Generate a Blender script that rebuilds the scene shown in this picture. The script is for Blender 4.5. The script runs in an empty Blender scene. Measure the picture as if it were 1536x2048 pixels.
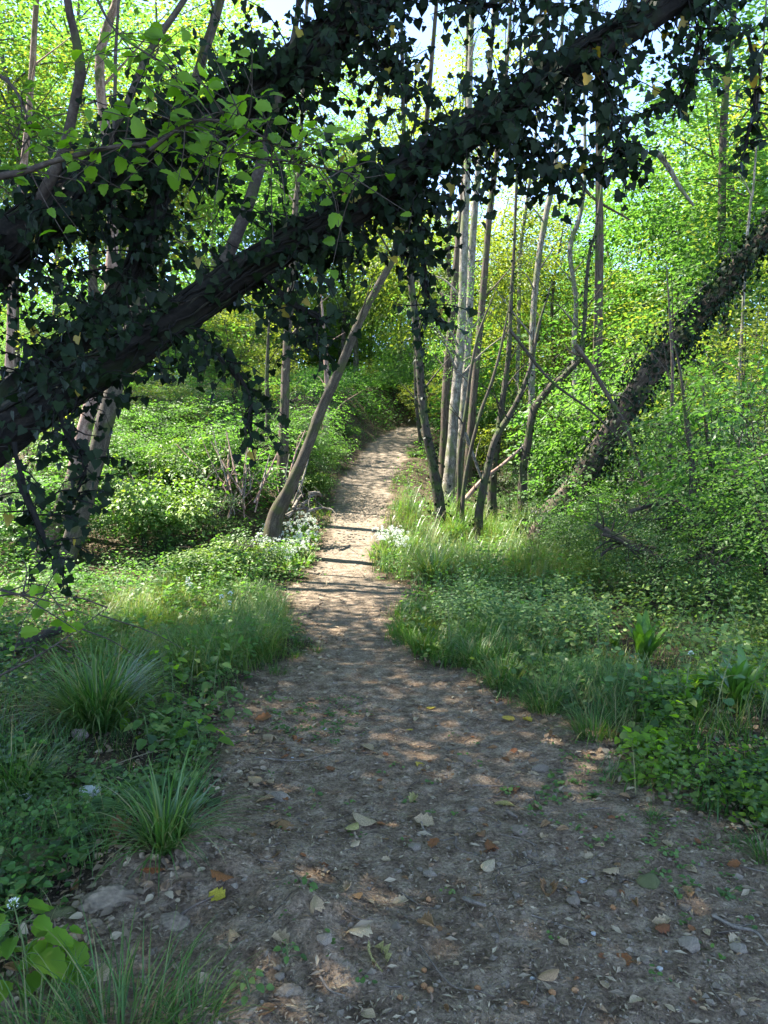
import bpy, math
import numpy as np
from mathutils import Matrix, Vector

rng = np.random.default_rng(11)
SC = bpy.context.scene
COL = SC.collection
R = math.radians

# ------------------------------------------------------------------ camera
F, CX, CY, CAMZ = 1500.0, 768.0, 1024.0, 1.6
PITCH = math.atan(74 / F)
cam = bpy.data.cameras.new('camera'); cam_o = bpy.data.objects.new('camera', cam); COL.objects.link(cam_o)
cam.sensor_fit = 'VERTICAL'; cam.sensor_height = 36; cam.lens = F / 2048 * 36
cam.clip_start = 0.05; cam.clip_end = 1000
cam_o.location = (0, 0, CAMZ); cam_o.rotation_euler = (R(90) - PITCH, 0, 0)
SC.camera = cam_o

# ------------------------------------------------------------------ light
SUN_EL, SUN_AZ = 58.0, -68.0        # azimuth measured clockwise from +Y (view direction); negative = left
W = bpy.data.worlds.new('World'); SC.world = W; W.use_nodes = True
nt = W.node_tree; bgn = nt.nodes['Background']
sky = nt.nodes.new('ShaderNodeTexSky'); sky.sky_type = 'NISHITA'; sky.sun_disc = False
sky.sun_elevation = R(SUN_EL); sky.sun_rotation = R(SUN_AZ)
sky.air_density = 0.5; sky.dust_density = 0.0; sky.ozone_density = 1.0; sky.altitude = 3500
hs = nt.nodes.new('ShaderNodeHueSaturation'); hs.inputs['Saturation'].default_value = .95
nt.links.new(sky.outputs[0], hs.inputs['Color']); nt.links.new(hs.outputs[0], bgn.inputs[0]); bgn.inputs[1].default_value = 0.15
sl = bpy.data.lights.new('sun', 'SUN'); sl.energy = 3.4; sl.angle = R(0.5); sl.color = (1, .94, .83)
so = bpy.data.objects.new('sun', sl); COL.objects.link(so)
sd = Vector((math.sin(R(SUN_AZ)) * math.cos(R(SUN_EL)), math.cos(R(SUN_AZ)) * math.cos(R(SUN_EL)), math.sin(R(SUN_EL))))
so.rotation_euler = sd.to_track_quat('Z', 'Y').to_euler(); so.location = (-8, 2, 14)
SC.view_settings.view_transform = 'Standard'; SC.view_settings.look = 'None'
SC.view_settings.gamma = 1; SC.view_settings.use_curve_mapping = False
SC.view_settings.exposure = 3.42
SC.render.engine = 'CYCLES'
cy = SC.cycles
cy.max_bounces = 7; cy.diffuse_bounces = 6; cy.glossy_bounces = 2; cy.transmission_bounces = 4
cy.transparent_max_bounces = 4; cy.caustics_reflective = False; cy.caustics_refractive = False
cy.use_denoising = True; cy.sample_clamp_indirect = 6
try: cy.denoiser = 'OPENIMAGEDENOISE'
except Exception: pass

# ------------------------------------------------------------------ maths
def _h(*a):
    s = np.zeros_like(a[0], dtype=np.float64)
    for i, c in enumerate(a): s = s + c * (127.1, 311.7, 74.7)[i]
    v = np.sin(s) * 43758.5453
    return v - np.floor(v)
def vnoise2(x, y):
    xi, yi = np.floor(x), np.floor(y); fx, fy = x - xi, y - yi
    fx = fx * fx * (3 - 2 * fx); fy = fy * fy * (3 - 2 * fy)
    a = _h(xi, yi) * (1 - fx) + _h(xi + 1, yi) * fx
    b = _h(xi, yi + 1) * (1 - fx) + _h(xi + 1, yi + 1) * fx
    return a * (1 - fy) + b * fy
def fbm2(x, y, o=4):
    s = 0; a = .5
    for i in range(o):
        s = s + a * (vnoise2(x + 17 * i, y - 9 * i) - .5); x = x * 2.03; y = y * 2.03; a *= .5
    return s
def vnoise3(p):
    x, y, z = p[..., 0], p[..., 1], p[..., 2]
    xi, yi, zi = np.floor(x), np.floor(y), np.floor(z); fx, fy, fz = x - xi, y - yi, z - zi
    fx = fx * fx * (3 - 2 * fx); fy = fy * fy * (3 - 2 * fy); fz = fz * fz * (3 - 2 * fz)
    o = 0
    for k in (0, 1):
        a = _h(xi, yi, zi + k) * (1 - fx) + _h(xi + 1, yi, zi + k) * fx
        b = _h(xi, yi + 1, zi + k) * (1 - fx) + _h(xi + 1, yi + 1, zi + k) * fx
        o = o + (a * (1 - fy) + b * fy) * (fz if k else 1 - fz)
    return o
def sstep(t): t = np.clip(t, 0, 1); return t * t * (3 - 2 * t)

_ty = np.arange(-10, 400, .1)
def _tab(xs, ys):
    v = np.interp(_ty, xs, ys); k = np.hanning(21); k /= k.sum()
    return np.convolve(np.pad(v, 10, 'edge'), k, 'valid')
_P = _tab([0, 12, 14, 16, 19, 22, 26, 32, 45, 60, 90, 150, 300], [0, 0, .35, .75, 1.35, 1.95, 2.7, 3.6, 5.2, 7, 10, 14, 20])
_L = _tab([0, 8, 11, 13, 15, 20, 25, 35, 60, 100, 300], [.05, -.05, 0, .3, 1.1, 2.8, 4.2, 5.6, 9, 14, 24])
_Rt = _tab([0, 8, 12, 20, 30, 45, 60, 100, 300], [0, -.05, 0, .5, 1.5, 3, 5, 9, 18])
_EY = [0, 2.2, 3.0, 3.6, 4.4, 5.0, 5.6, 6.3, 7.06, 8, 9.6, 10.4, 11.4, 12.6, 14, 16, 19, 22, 26, 32, 38, 44, 60, 400]
_EL = [-1.6, -1.35, -1.0, -.85, -.97, -1.08, -1.05, -.87, -.72, -.98, -1.3, -1.45, -1.15, -1.12, -1.15, -1.15, -1.2, -.85, -.5, .6, 4.3, 9, 20, 200]
_ER = [1.9, 1.7, 1.62, 1.6, 1.4, 1.07, .71, .40, .22, .06, .3, .5, -.1, -.25, -.13, .08, .25, .6, .95, 2.2, 6, 11, 22, 202]
def pe(y): return np.interp(y, _EY, _EL), np.interp(y, _EY, _ER)
def tabv(t, y): return np.interp(y, _ty, t)
def pmask(x, y):
    """signed distance-ish to the trodden path: >0 inside"""
    l, r = pe(y)
    return np.minimum(x - l, r - x)
def H(x, y, fine=True):
    x = np.asarray(x, float); y = np.asarray(y, float)
    l, r = pe(y)
    wl = sstep((l - .1 - x) / 2.2); wr = sstep((x - r - .1) / 3.0)
    z = tabv(_P, y) * (1 - wl - wr) + tabv(_L, y) * wl + tabv(_Rt, y) * wr
    off = sstep(-pmask(x, y) / .8 + .3)
    z = z + off * (.35 * fbm2(x * .35 + 5, y * .35, 3) + .02)
    z = z + .06 * fbm2(x * 1.1, y * 1.1 + 3, 3)
    # clay and rock ridge at the lower left of the path
    g = np.exp(-((x + .82) / .42) ** 2 - ((y - 2.95) / .30) ** 2) + .7 * np.exp(-((x + .25) / .25) ** 2 - ((y - 2.55) / .25) ** 2)
    z = z + g * (.10 + .26 * np.abs(fbm2(x * 5, y * 5, 3)))
    if fine:
        nr = np.clip(1.4 - y / 12, 0, 1)
        z = z + nr * (.05 * fbm2(x * 4.3, y * 4.3, 4) + .035 * np.abs(fbm2(x * 15, y * 15, 3)) + .03 * np.maximum(0, vnoise2(x * 7 + 3, y * 9) - .72))
    return z
def ray(px, py):
    d = np.array([(px - CX) / F, (CY - py) / F, -1.0]); c, s = math.cos(R(90) - PITCH), math.sin(R(90) - PITCH)
    return np.array([d[0], d[1] * c - d[2] * s, d[1] * s + d[2] * c])
def pix(px, py, d):
    r = ray(px, py); r = r / r[1]
    return np.array([r[0] * d, d, CAMZ + r[2] * d])
def gnd(px, py):
    r = ray(px, py); r = r / r[1]
    t = np.concatenate([np.arange(1.2, 12, .01), np.arange(12, 90, .05)])
    z = CAMZ + r[2] * t - H(r[0] * t, t)
    i = np.argmax(z < 0) if (z < 0).any() else len(t) - 1
    return np.array([r[0] * t[i], t[i], H(r[0] * t[i], t[i])])
def px2m(w, d): return w * d / F
def project(P):
    P = np.asarray(P); v = P - np.array([0, 0, CAMZ]); a = -PITCH
    yy = v[..., 1] * math.cos(a) + v[..., 2] * math.sin(a); zz = -v[..., 1] * math.sin(a) + v[..., 2] * math.cos(a)
    yy = np.maximum(yy, 1e-3)
    return CX + F * v[..., 0] / yy, CY - F * zz / yy, yy

# ------------------------------------------------------------------ mesh buffer
class Buf:
    def __init__(s): s.V = []; s.F = []; s.R = []; s.T = []; s.n = 0
    def add(s, V, Fc, r=None, tc=None):
        V = np.asarray(V, np.float32).reshape(-1, 3); Fc = np.asarray(Fc, np.int64)
        s.V.append(V); s.F.append(Fc + s.n); n = len(V)
        s.R.append(np.full(n, .5, np.float32) if r is None else np.broadcast_to(np.asarray(r, np.float32), (n,)))
        s.T.append(np.zeros((n, 3), np.float32) if tc is None else np.asarray(tc, np.float32)); s.n += n
    def mesh(s, name, mat, smooth=True, tc=False):
        me = bpy.data.meshes.new(name)
        if not s.V: return me
        V = np.concatenate(s.V); me.vertices.add(len(V)); me.vertices.foreach_set('co', V.ravel())
        L = np.concatenate([f.ravel() for f in s.F]); cnt = np.concatenate([np.full(len(f), f.shape[1]) for f in s.F])
        st = np.concatenate([[0], np.cumsum(cnt)[:-1]])
        me.loops.add(len(L)); me.loops.foreach_set('vertex_index', L.astype(np.int32))
        me.polygons.add(len(cnt)); me.polygons.foreach_set('loop_start', st.astype(np.int32))
        me.polygons.foreach_set('use_smooth', np.full(len(cnt), smooth))
        a = me.attributes.new('rnd', 'FLOAT', 'POINT'); a.data.foreach_set('value', np.concatenate(s.R))
        if tc:
            a = me.attributes.new('tc', 'FLOAT_VECTOR', 'POINT'); a.data.foreach_set('vector', np.concatenate(s.T).ravel())
        me.update(calc_edges=True)
        for m in (mat if isinstance(mat, (list, tuple)) else [mat]): me.materials.append(m)
        return me

def obj(name, me, parent=None, **kw):
    o = bpy.data.objects.new(name, me); COL.objects.link(o)
    if parent is not None: o.parent = parent
    for k, v in kw.items(): o[k] = v
    return o
def thing(name, label, cat, loc=(0, 0, 0), group=None, me=None):
    o = bpy.data.objects.new(name, me); COL.objects.link(o); o.location = [float(c) for c in loc]
    o['label'] = label; o['category'] = cat
    if group: o['group'] = group
    return o
def copy_tree(o, parent=None):
    c = o.copy(); COL.objects.link(c)
    if parent is not None: c.parent = parent
    for ch in [q for q in o.children]: copy_tree(ch, c)
    return c
def rel(V, o): return np.asarray(V, float) - np.array(o)

# ------------------------------------------------------------------ materials
def newmat(name):
    m = bpy.data.materials.new(name); m.use_nodes = True; t = m.node_tree; t.nodes.clear()
    return m, t, t.nodes.new('ShaderNodeOutputMaterial')
def N(t, ty, **kw):
    n = t.nodes.new(ty)
    for k, v in kw.items():
        if k.startswith('i_'):
            n.inputs[k[2:].replace('_', ' ')].default_value = v
        else: setattr(n, k, v)
    return n
def ramp(t, src, stops):
    n = t.nodes.new('ShaderNodeValToRGB'); e = n.color_ramp.elements
    while len(e) < len(stops): e.new(.5)
    for k, (p, c) in enumerate(stops): e[k].position = p; e[k].color = (*c, 1)
    t.links.new(src, n.inputs[0]); return n.outputs[0]
def rnd_node(t):
    a = N(t, 'ShaderNodeAttribute', attribute_name='rnd'); o = N(t, 'ShaderNodeObjectInfo')
    s = N(t, 'ShaderNodeMath', operation='ADD'); t.links.new(a.outputs['Fac'], s.inputs[0]); t.links.new(o.outputs['Random'], s.inputs[1])
    f = N(t, 'ShaderNodeMath', operation='FRACT'); t.links.new(s.outputs[0], f.inputs[0]); return f.outputs[0]
def leafmat(name, cols, tmul=(1.6, 1.9, .5), tf=.45, rough=.5, spec=.35):
    m, t, out = newmat(name)
    c = ramp(t, rnd_node(t), [(i / max(1, len(cols) - 1), q) for i, q in enumerate(cols)])
    b = N(t, 'ShaderNodeBsdfPrincipled'); b.inputs['Roughness'].default_value = rough; b.inputs['Specular IOR Level'].default_value = spec
    t.links.new(c, b.inputs['Base Color'])
    tr = N(t, 'ShaderNodeBsdfTranslucent'); mx = N(t, 'ShaderNodeMix', data_type='RGBA', blend_type='MULTIPLY'); mx.inputs[0].default_value = 1
    t.links.new(c, mx.inputs[6]); mx.inputs[7].default_value = (*tmul, 1); t.links.new(mx.outputs[2], tr.inputs[0])
    ms = N(t, 'ShaderNodeMixShader'); ms.inputs[0].default_value = tf
    t.links.new(b.outputs[0], ms.inputs[1]); t.links.new(tr.outputs[0], ms.inputs[2]); t.links.new(ms.outputs[0], out.inputs[0])
    return m
def barkmat(name, stops, sx=26, sz=4, bump=.6, moss=0, mosscol=(.05, .07, .015), fine=60):
    m, t, out = newmat(name)
    a = N(t, 'ShaderNodeAttribute', attribute_name='tc'); mp = N(t, 'ShaderNodeMapping'); mp.inputs['Scale'].default_value = (sx, sx, sz)
    t.links.new(a.outputs['Vector'], mp.inputs[0])
    n1 = N(t, 'ShaderNodeTexNoise'); n1.inputs['Scale'].default_value = 1; n1.inputs['Detail'].default_value = 6; n1.inputs['Roughness'].default_value = .65
    t.links.new(mp.outputs[0], n1.inputs[0])
    n2 = N(t, 'ShaderNodeTexNoise'); n2.inputs['Scale'].default_value = fine; n2.inputs['Detail'].default_value = 4; t.links.new(a.outputs['Vector'], n2.inputs[0])
    ad = N(t, 'ShaderNodeMix', data_type='FLOAT'); ad.inputs[0].default_value = .35; t.links.new(n1.outputs[0], ad.inputs[2]); t.links.new(n2.outputs[0], ad.inputs[3])
    c = ramp(t, ad.outputs[0], [(.37 + .26 * i / (len(stops) - 1), q) for i, q in enumerate(stops)])
    b = N(t, 'ShaderNodeBsdfPrincipled'); b.inputs['Roughness'].default_value = .9; b.inputs['Specular IOR Level'].default_value = .2
    if moss > 0:
        n3 = N(t, 'ShaderNodeTexNoise'); n3.inputs['Scale'].default_value = 3.2; n3.inputs['Detail'].default_value = 5; t.links.new(a.outputs['Vector'], n3.inputs[0])
        f = ramp(t, n3.outputs[0], [(.62 - .25 * moss, (0, 0, 0)), (.72 - .2 * moss, (1, 1, 1))])
        mx = N(t, 'ShaderNodeMix', data_type='RGBA'); t.links.new(f, mx.inputs[0]); t.links.new(c, mx.inputs[6]); mx.inputs[7].default_value = (*mosscol, 1)
        c = mx.outputs[2]
    t.links.new(c, b.inputs['Base Color'])
    bp = N(t, 'ShaderNodeBump'); bp.inputs['Strength'].default_value = bump; bp.inputs['Distance'].default_value = .012
    t.links.new(ad.outputs[0], bp.inputs['Height']); t.links.new(bp.outputs[0], b.inputs['Normal']); t.links.new(b.outputs[0], out.inputs[0])
    return m
def flatmat(name, cols, rough=.85, nscale=0, tf=0.0):
    m, t, out = newmat(name)
    c = ramp(t, rnd_node(t), [(i / max(1, len(cols) - 1), q) for i, q in enumerate(cols)])
    b = N(t, 'ShaderNodeBsdfPrincipled'); b.inputs['Roughness'].default_value = rough; b.inputs['Specular IOR Level'].default_value = .25
    if nscale:
        tx = N(t, 'ShaderNodeTexCoord'); n1 = N(t, 'ShaderNodeTexNoise'); n1.inputs['Scale'].default_value = nscale; n1.inputs['Detail'].default_value = 6
        t.links.new(tx.outputs['Object'], n1.inputs[0]); f = ramp(t, n1.outputs[0], [(.3, (.45, .45, .45)), (.7, (1.25, 1.22, 1.15))])
        mx = N(t, 'ShaderNodeMix', data_type='RGBA', blend_type='MULTIPLY'); mx.inputs[0].default_value = 1; t.links.new(c, mx.inputs[6]); t.links.new(f, mx.inputs[7]); c = mx.outputs[2]
        bp = N(t, 'ShaderNodeBump'); bp.inputs['Strength'].default_value = .5; bp.inputs['Distance'].default_value = .004
        t.links.new(n1.outputs[0], bp.inputs['Height']); t.links.new(bp.outputs[0], b.inputs['Normal'])
    t.links.new(c, b.inputs['Base Color'])
    if tf:
        tr = N(t, 'ShaderNodeBsdfTranslucent'); t.links.new(c, tr.inputs[0]); ms = N(t, 'ShaderNodeMixShader'); ms.inputs[0].default_value = tf
        t.links.new(b.outputs[0], ms.inputs[1]); t.links.new(tr.outputs[0], ms.inputs[2]); t.links.new(ms.outputs[0], out.inputs[0])
    else: t.links.new(b.outputs[0], out.inputs[0])
    return m

M = {}
M['beech'] = leafmat('beech_leaf', [(.05, .11, .024), (.075, .15, .03), (.11, .19, .04), (.07, .14, .03)], (1.5, 1.75, .8), .5)
M['yellowgreen'] = leafmat('young_leaf', [(.09, .145, .024), (.14, .185, .034), (.19, .21, .045)], (1.6, 1.6, .6), .5)
M['maple'] = leafmat('fresh_green_leaf', [(.05, .12, .025), (.08, .16, .035), (.11, .19, .04)], (1.5, 1.8, .8), .5)
M['dark'] = leafmat('dull_green_leaf', [(.03, .07, .02), (.05, .10, .025), (.07, .12, .035)], (1.3, 1.6, .5), .35)
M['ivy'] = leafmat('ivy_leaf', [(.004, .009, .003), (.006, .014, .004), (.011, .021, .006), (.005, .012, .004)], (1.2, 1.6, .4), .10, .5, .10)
M['ivyyellow'] = leafmat('yellowed_ivy_leaf', [(.22, .18, .02), (.28, .20, .03)], (1.5, 1.3, .3), .4)
M['hazel'] = leafmat('hazel_leaf', [(.09, .18, .02), (.13, .24, .025), (.16, .26, .03)], (1.8, 1.9, .35), .65)
M['grass'] = leafmat('grass_blade', [(.03, .085, .014), (.05, .12, .02), (.07, .145, .028), (.11, .165, .04), (.24, .20, .09)], (1.5, 1.7, .5), .35, .45)
M['sedge'] = leafmat('sedge_blade', [(.035, .09, .018), (.055, .13, .025), (.08, .16, .03), (.12, .18, .045), (.24, .20, .10)], (1.5, 1.7, .5), .3, .35, .5)
M['herb'] = leafmat('herb_leaf', [(.05, .10, .022), (.08, .15, .03), (.11, .19, .04), (.15, .20, .045), (.06, .12, .03)], (1.5, 1.7, .5), .35, .5)
M['nettle'] = leafmat('nettle_leaf', [(.05, .11, .03), (.07, .14, .04), (.10, .17, .05)], (1.3, 1.6, .6), .3, .55)
M['fern'] = leafmat('fern_frond', [(.06, .14, .018), (.09, .18, .024)], (1.6, 1.7, .4), .4, .35, .5)
M['dry'] = flatmat('dry_leaf', [(.22, .11, .045), (.32, .18, .08), (.40, .26, .14), (.28, .13, .05), (.36, .23, .11)], .7, 30, .15)
M['orange'] = flatmat('rusty_leaf', [(.28, .11, .035), (.22, .08, .03)], .6, 30, .15)
M['yellow'] = flatmat('yellow_leaf', [(.50, .40, .05), (.55, .38, .06)], .6, 25, .2)
M['pale'] = flatmat('bleached_leaf', [(.42, .29, .16), (.50, .38, .23)], .7, 30, .15)
M['greenfall'] = flatmat('fallen_green_leaf', [(.40, .34, .12), (.44, .40, .17)], .6, 25, .2)
M['litter'] = flatmat('litter_fleck', [(.11, .075, .048), (.21, .148, .09), (.31, .23, .14), (.40, .31, .19), (.09, .06, .04), (.30, .19, .10), (.15, .105, .07), (.26, .185, .115)], .8)
M['straw'] = flatmat('dead_stalk', [(.22, .17, .10), (.30, .24, .15), (.16, .11, .07)], .85)
M['stone'] = flatmat('grey_stone', [(.20, .15, .105), (.26, .205, .15), (.17, .13, .09)], .95, 14)
M['ridge'] = flatmat('clay_rock', [(.20, .15, .10), (.25, .19, .13), (.22, .165, .115)], .95, 4)
M['whitestone'] = flatmat('white_stone', [(.55, .54, .50)], .85, 18)
M['pinkstone'] = flatmat('pink_stone', [(.38, .26, .22)], .85, 18)
M['mossstone'] = flatmat('mossy_stone', [(.10, .11, .04), (.14, .13, .06)], .95, 30)
M['chalk'] = flatmat('chalk_chip', [(.55, .52, .46), (.45, .44, .42)], .8, 40)
M['white'] = flatmat('white_petal', [(.55, .58, .50), (.66, .68, .60)], .7, 0, .2)
M['twig'] = flatmat('twig_bark', [(.10, .075, .055), (.16, .12, .09), (.22, .18, .14)], .9, 60)
M['greentwig'] = flatmat('green_stem', [(.09, .13, .04), (.13, .15, .06)], .7)
M['nut'] = flatmat('nut_husk', [(.35, .16, .06), (.42, .22, .10)], .6, 50)
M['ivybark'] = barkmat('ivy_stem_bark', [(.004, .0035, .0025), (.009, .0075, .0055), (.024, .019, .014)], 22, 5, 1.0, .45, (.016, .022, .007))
M['brown'] = barkmat('brown_bark', [(.025, .018, .013), (.06, .045, .032), (.12, .09, .065)], 26, 4, .8, .35)
M['mossy'] = barkmat('mossy_bark', [(.022, .017, .012), (.05, .04, .028), (.10, .08, .058)], 24, 4, 1.0, .45, (.045, .05, .016))
M['paleb'] = barkmat('pale_bark', [(.03, .026, .021), (.13, .112, .09), (.28, .25, .205)], 14, 7, .7, .45, (.10, .11, .05))
M['pinkb'] = barkmat('reddish_flaking_bark', [(.09, .055, .04), (.22, .14, .11), (.36, .26, .21)], 20, 5, .9, .15)
M['smooth'] = barkmat('smooth_grey_brown_bark', [(.03, .023, .018), (.06, .045, .035), (.10, .08, .062)], 12, 10, .4, .3)
M['darkb'] = barkmat('dark_bark', [(.02, .016, .012), (.045, .036, .026), (.08, .065, .05)], 26, 4, .8, .5, (.04, .06, .015))

def ground_material():
    m, t, out = newmat('woodland_soil')
    tx = N(t, 'ShaderNodeTexCoord'); a = N(t, 'ShaderNodeAttribute', attribute_name='rnd')     # rnd holds the trodden mask
    def noise(sc, det=6, ro=.6, src=None):
        n = N(t, 'ShaderNodeTexNoise'); n.inputs['Scale'].default_value = sc; n.inputs['Detail'].default_value = det; n.inputs['Roughness'].default_value = ro
        t.links.new(src or tx.outputs['Object'], n.inputs[0]); return n.outputs[0]
    big = noise(1.3, 5); mid = noise(9, 6, .7); fin = noise(70, 5, .7)
    dirt = ramp(t, mid, [(.36, (.13, .085, .052)), (.5, (.27, .188, .12)), (.64, (.43, .32, .215))])
    worn = ramp(t, mid, [(.36, (.11, .085, .062)), (.5, (.18, .145, .108)), (.66, (.26, .215, .168))])
    hum = ramp(t, mid, [(.3, (.035, .026, .016)), (.55, (.075, .055, .033)), (.75, (.14, .10, .06))])
    sx = N(t, 'ShaderNodeSeparateXYZ'); t.links.new(tx.outputs['Object'], sx.inputs[0])
    far = N(t, 'ShaderNodeMapRange'); far.inputs[1].default_value = 5.5; far.inputs[2].default_value = 11; t.links.new(sx.outputs[1], far.inputs[0])
    m1 = N(t, 'ShaderNodeMix', data_type='RGBA'); t.links.new(far.outputs[0], m1.inputs[0]); t.links.new(dirt, m1.inputs[6]); t.links.new(worn, m1.inputs[7])
    m2 = N(t, 'ShaderNodeMix', data_type='RGBA'); t.links.new(a.outputs['Fac'], m2.inputs[0]); t.links.new(hum, m2.inputs[6]); t.links.new(m1.outputs[2], m2.inputs[7])
    f = ramp(t, fin, [(.32, (.42, .42, .42)), (.68, (1.55, 1.52, 1.48))])
    m3 = N(t, 'ShaderNodeMix', data_type='RGBA', blend_type='MULTIPLY'); m3.inputs[0].default_value = 1; t.links.new(m2.outputs[2], m3.inputs[6]); t.links.new(f, m3.inputs[7])
    mo = ramp(t, noise(4.5, 6, .75), [(.60, (0, 0, 0)), (.70, (.55, .55, .55))])
    m4 = N(t, 'ShaderNodeMix', data_type='RGBA'); t.links.new(mo, m4.inputs[0]); t.links.new(m3.outputs[2], m4.inputs[6]); m4.inputs[7].default_value = (.085, .09, .03, 1)
    b = N(t, 'ShaderNodeBsdfPrincipled'); b.inputs['Roughness'].default_value = .95; b.inputs['Specular IOR Level'].default_value = .15
    t.links.new(m4.outputs[2], b.inputs['Base Color'])
    hh = N(t, 'ShaderNodeMath', operation='ADD'); t.links.new(mid, hh.inputs[0]); t.links.new(fin, hh.inputs[1])
    bp = N(t, 'ShaderNodeBump'); bp.inputs['Strength'].default_value = 1.0; bp.inputs['Distance'].default_value = .03
    t.links.new(hh.outputs[0], bp.inputs['Height']); t.links.new(bp.outputs[0], b.inputs['Normal']); t.links.new(b.outputs[0], out.inputs[0])
    return m
M['soil'] = ground_material()

# ------------------------------------------------------------------ ground sheet
def build_ground():
    def grow(a0, step0, rate, end):
        v = [a0]; s = step0
        while v[-1] < end: v.append(v[-1] + s); s *= rate
        return v
    xs = np.arange(-1.9, 1.9, .02); xr = np.array(grow(1.9, .03, 1.06, 260)); xs = np.concatenate([-xr[::-1], xs[1:], xr])
    ys = np.concatenate([-np.array(grow(-1.2, .1, 1.25, 40))[::-1], np.arange(1.25, 5.2, .018), grow(5.2, .022, 1.012, 40)[:-1]])
    ys = np.concatenate([ys, grow(ys[-1] + .5, .6, 1.06, 330)])
    X, Y = np.meshgrid(xs, ys); Z = H(X, Y)
    V = np.stack([X, Y, Z], -1).reshape(-1, 3); nx, ny = len(xs), len(ys)
    i = np.arange(nx * ny).reshape(ny, nx)
    Fq = np.stack([i[:-1, :-1], i[:-1, 1:], i[1:, 1:], i[1:, :-1]], -1).reshape(-1, 4)
    mk = sstep((pmask(X, Y) + .12 + .5 * fbm2(X * 3, Y * 3, 3)) / .3)
    b = Buf(); b.add(V, Fq, mk.ravel())
    obj('ground', b.mesh('ground', M['soil']), kind='structure')
build_ground()

# ------------------------------------------------------------------ leaf kit
def fan(outline, fold=.10, cy_=.35, tipz=-.06):
    o = np.array(outline, float); n = len(o)
    V = np.zeros((n + 1, 3)); V[:n, :2] = o; V[:n, 2] = fold * np.abs(o[:, 0]) * 2 + tipz * o[:, 1] ** 2; V[n] = (0, cy_, 0)
    Fc = np.array([[n, k, (k + 1) % n] for k in range(n)]); return V, Fc
T_IVY = fan([(0, 0), (.26, -.12), (.50, .12), (.42, .36), (.22, .66), (0, 1), (-.22, .66), (-.42, .36), (-.50, .12), (-.26, -.12)])
T_IVY2 = fan([(0, 0), (.25, -.14), (.58, .08), (.34, .34), (.36, .52), (0, 1), (-.36, .52), (-.34, .34), (-.58, .08), (-.25, -.14)])
_a = np.linspace(0, 2 * math.pi, 21)[:-1]
T_HAZEL = fan([((.42 + .035 * (-1) ** k) * math.sin(q) * (1.0 + .12 * math.cos(q)), .5 - (.5 + .03 * (-1) ** k) * math.cos(q) + (.12 * max(0, math.cos(q - math.pi)) ** 6)) for k, q in enumerate(_a)], .15, .5, -.22)
T_OVATE = fan([(0, 0), (.24, .12), (.32, .4), (.18, .75), (0, 1), (-.18, .75), (-.32, .4), (-.24, .12)], .15, .4, -.12)
T_DIA = (np.array([(0, 0, 0), (.30, .42, .07), (0, 1, -.08), (-.30, .42, .07)]), np.array([[0, 1, 2], [0, 2, 3]]))
T_ROUND = fan([(0, 0), (.34, -.02), (.52, .35), (.32, .8), (0, .92), (-.32, .8), (-.52, .35), (-.34, -.02)], .08, .4, -.05)

def norm(v): return v / np.maximum(1e-9, np.linalg.norm(v, axis=-1, keepdims=True))
def frames(tip, nrm):
    """rotation matrices whose y axis is the tip direction and z axis near nrm"""
    y = norm(tip); x = norm(np.cross(y, nrm)); z = np.cross(x, y)
    return np.stack([x, y, z], -1)
def place(buf, T, P, Rm, S, r):
    V0, F0 = T; n = len(P)
    if n == 0: return
    V = np.einsum('nij,kj->nki', Rm, V0) * np.asarray(S).reshape(-1, 1, 1) + P[:, None, :]
    Fc = F0[None] + (np.arange(n) * len(V0))[:, None, None]
    buf.add(V.reshape(-1, 3), Fc.reshape(-1, F0.shape[1]), np.repeat(r, len(V0)))
def rdir(n, up=0.0):
    v = rng.normal(size=(n, 3)); v[:, 2] += up; return norm(v)
def ribbons(buf, base, az, L, lean, curve, w, r, seg=4):
    """arching grass blades"""
    n = len(base); V = np.zeros((n, seg + 1, 2, 3)); p = base.copy(); dz = np.stack([np.cos(az), np.sin(az), 0 * az], -1); side = np.stack([-np.sin(az), np.cos(az), 0 * az], -1)
    for k in range(seg + 1):
        t = k / seg; ww = w * (1 - t ** 1.6) * .5 + .0004
        V[:, k, 0] = p - side * ww[:, None]; V[:, k, 1] = p + side * ww[:, None]
        th = lean + curve * (t + .5 / seg) ** 1.3
        p = p + (dz * np.sin(th)[:, None] + np.array([0, 0, 1.0]) * np.cos(th)[:, None]) * (L / seg)[:, None]
    q = np.array([[2 * k, 2 * k + 1, 2 * k + 3, 2 * k + 2] for k in range(seg)])
    Fc = q[None] + (np.arange(n) * (2 * (seg + 1)))[:, None, None]
    buf.add(V.reshape(-1, 3), Fc.reshape(-1, 4), np.repeat(r, 2 * (seg + 1)))

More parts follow.
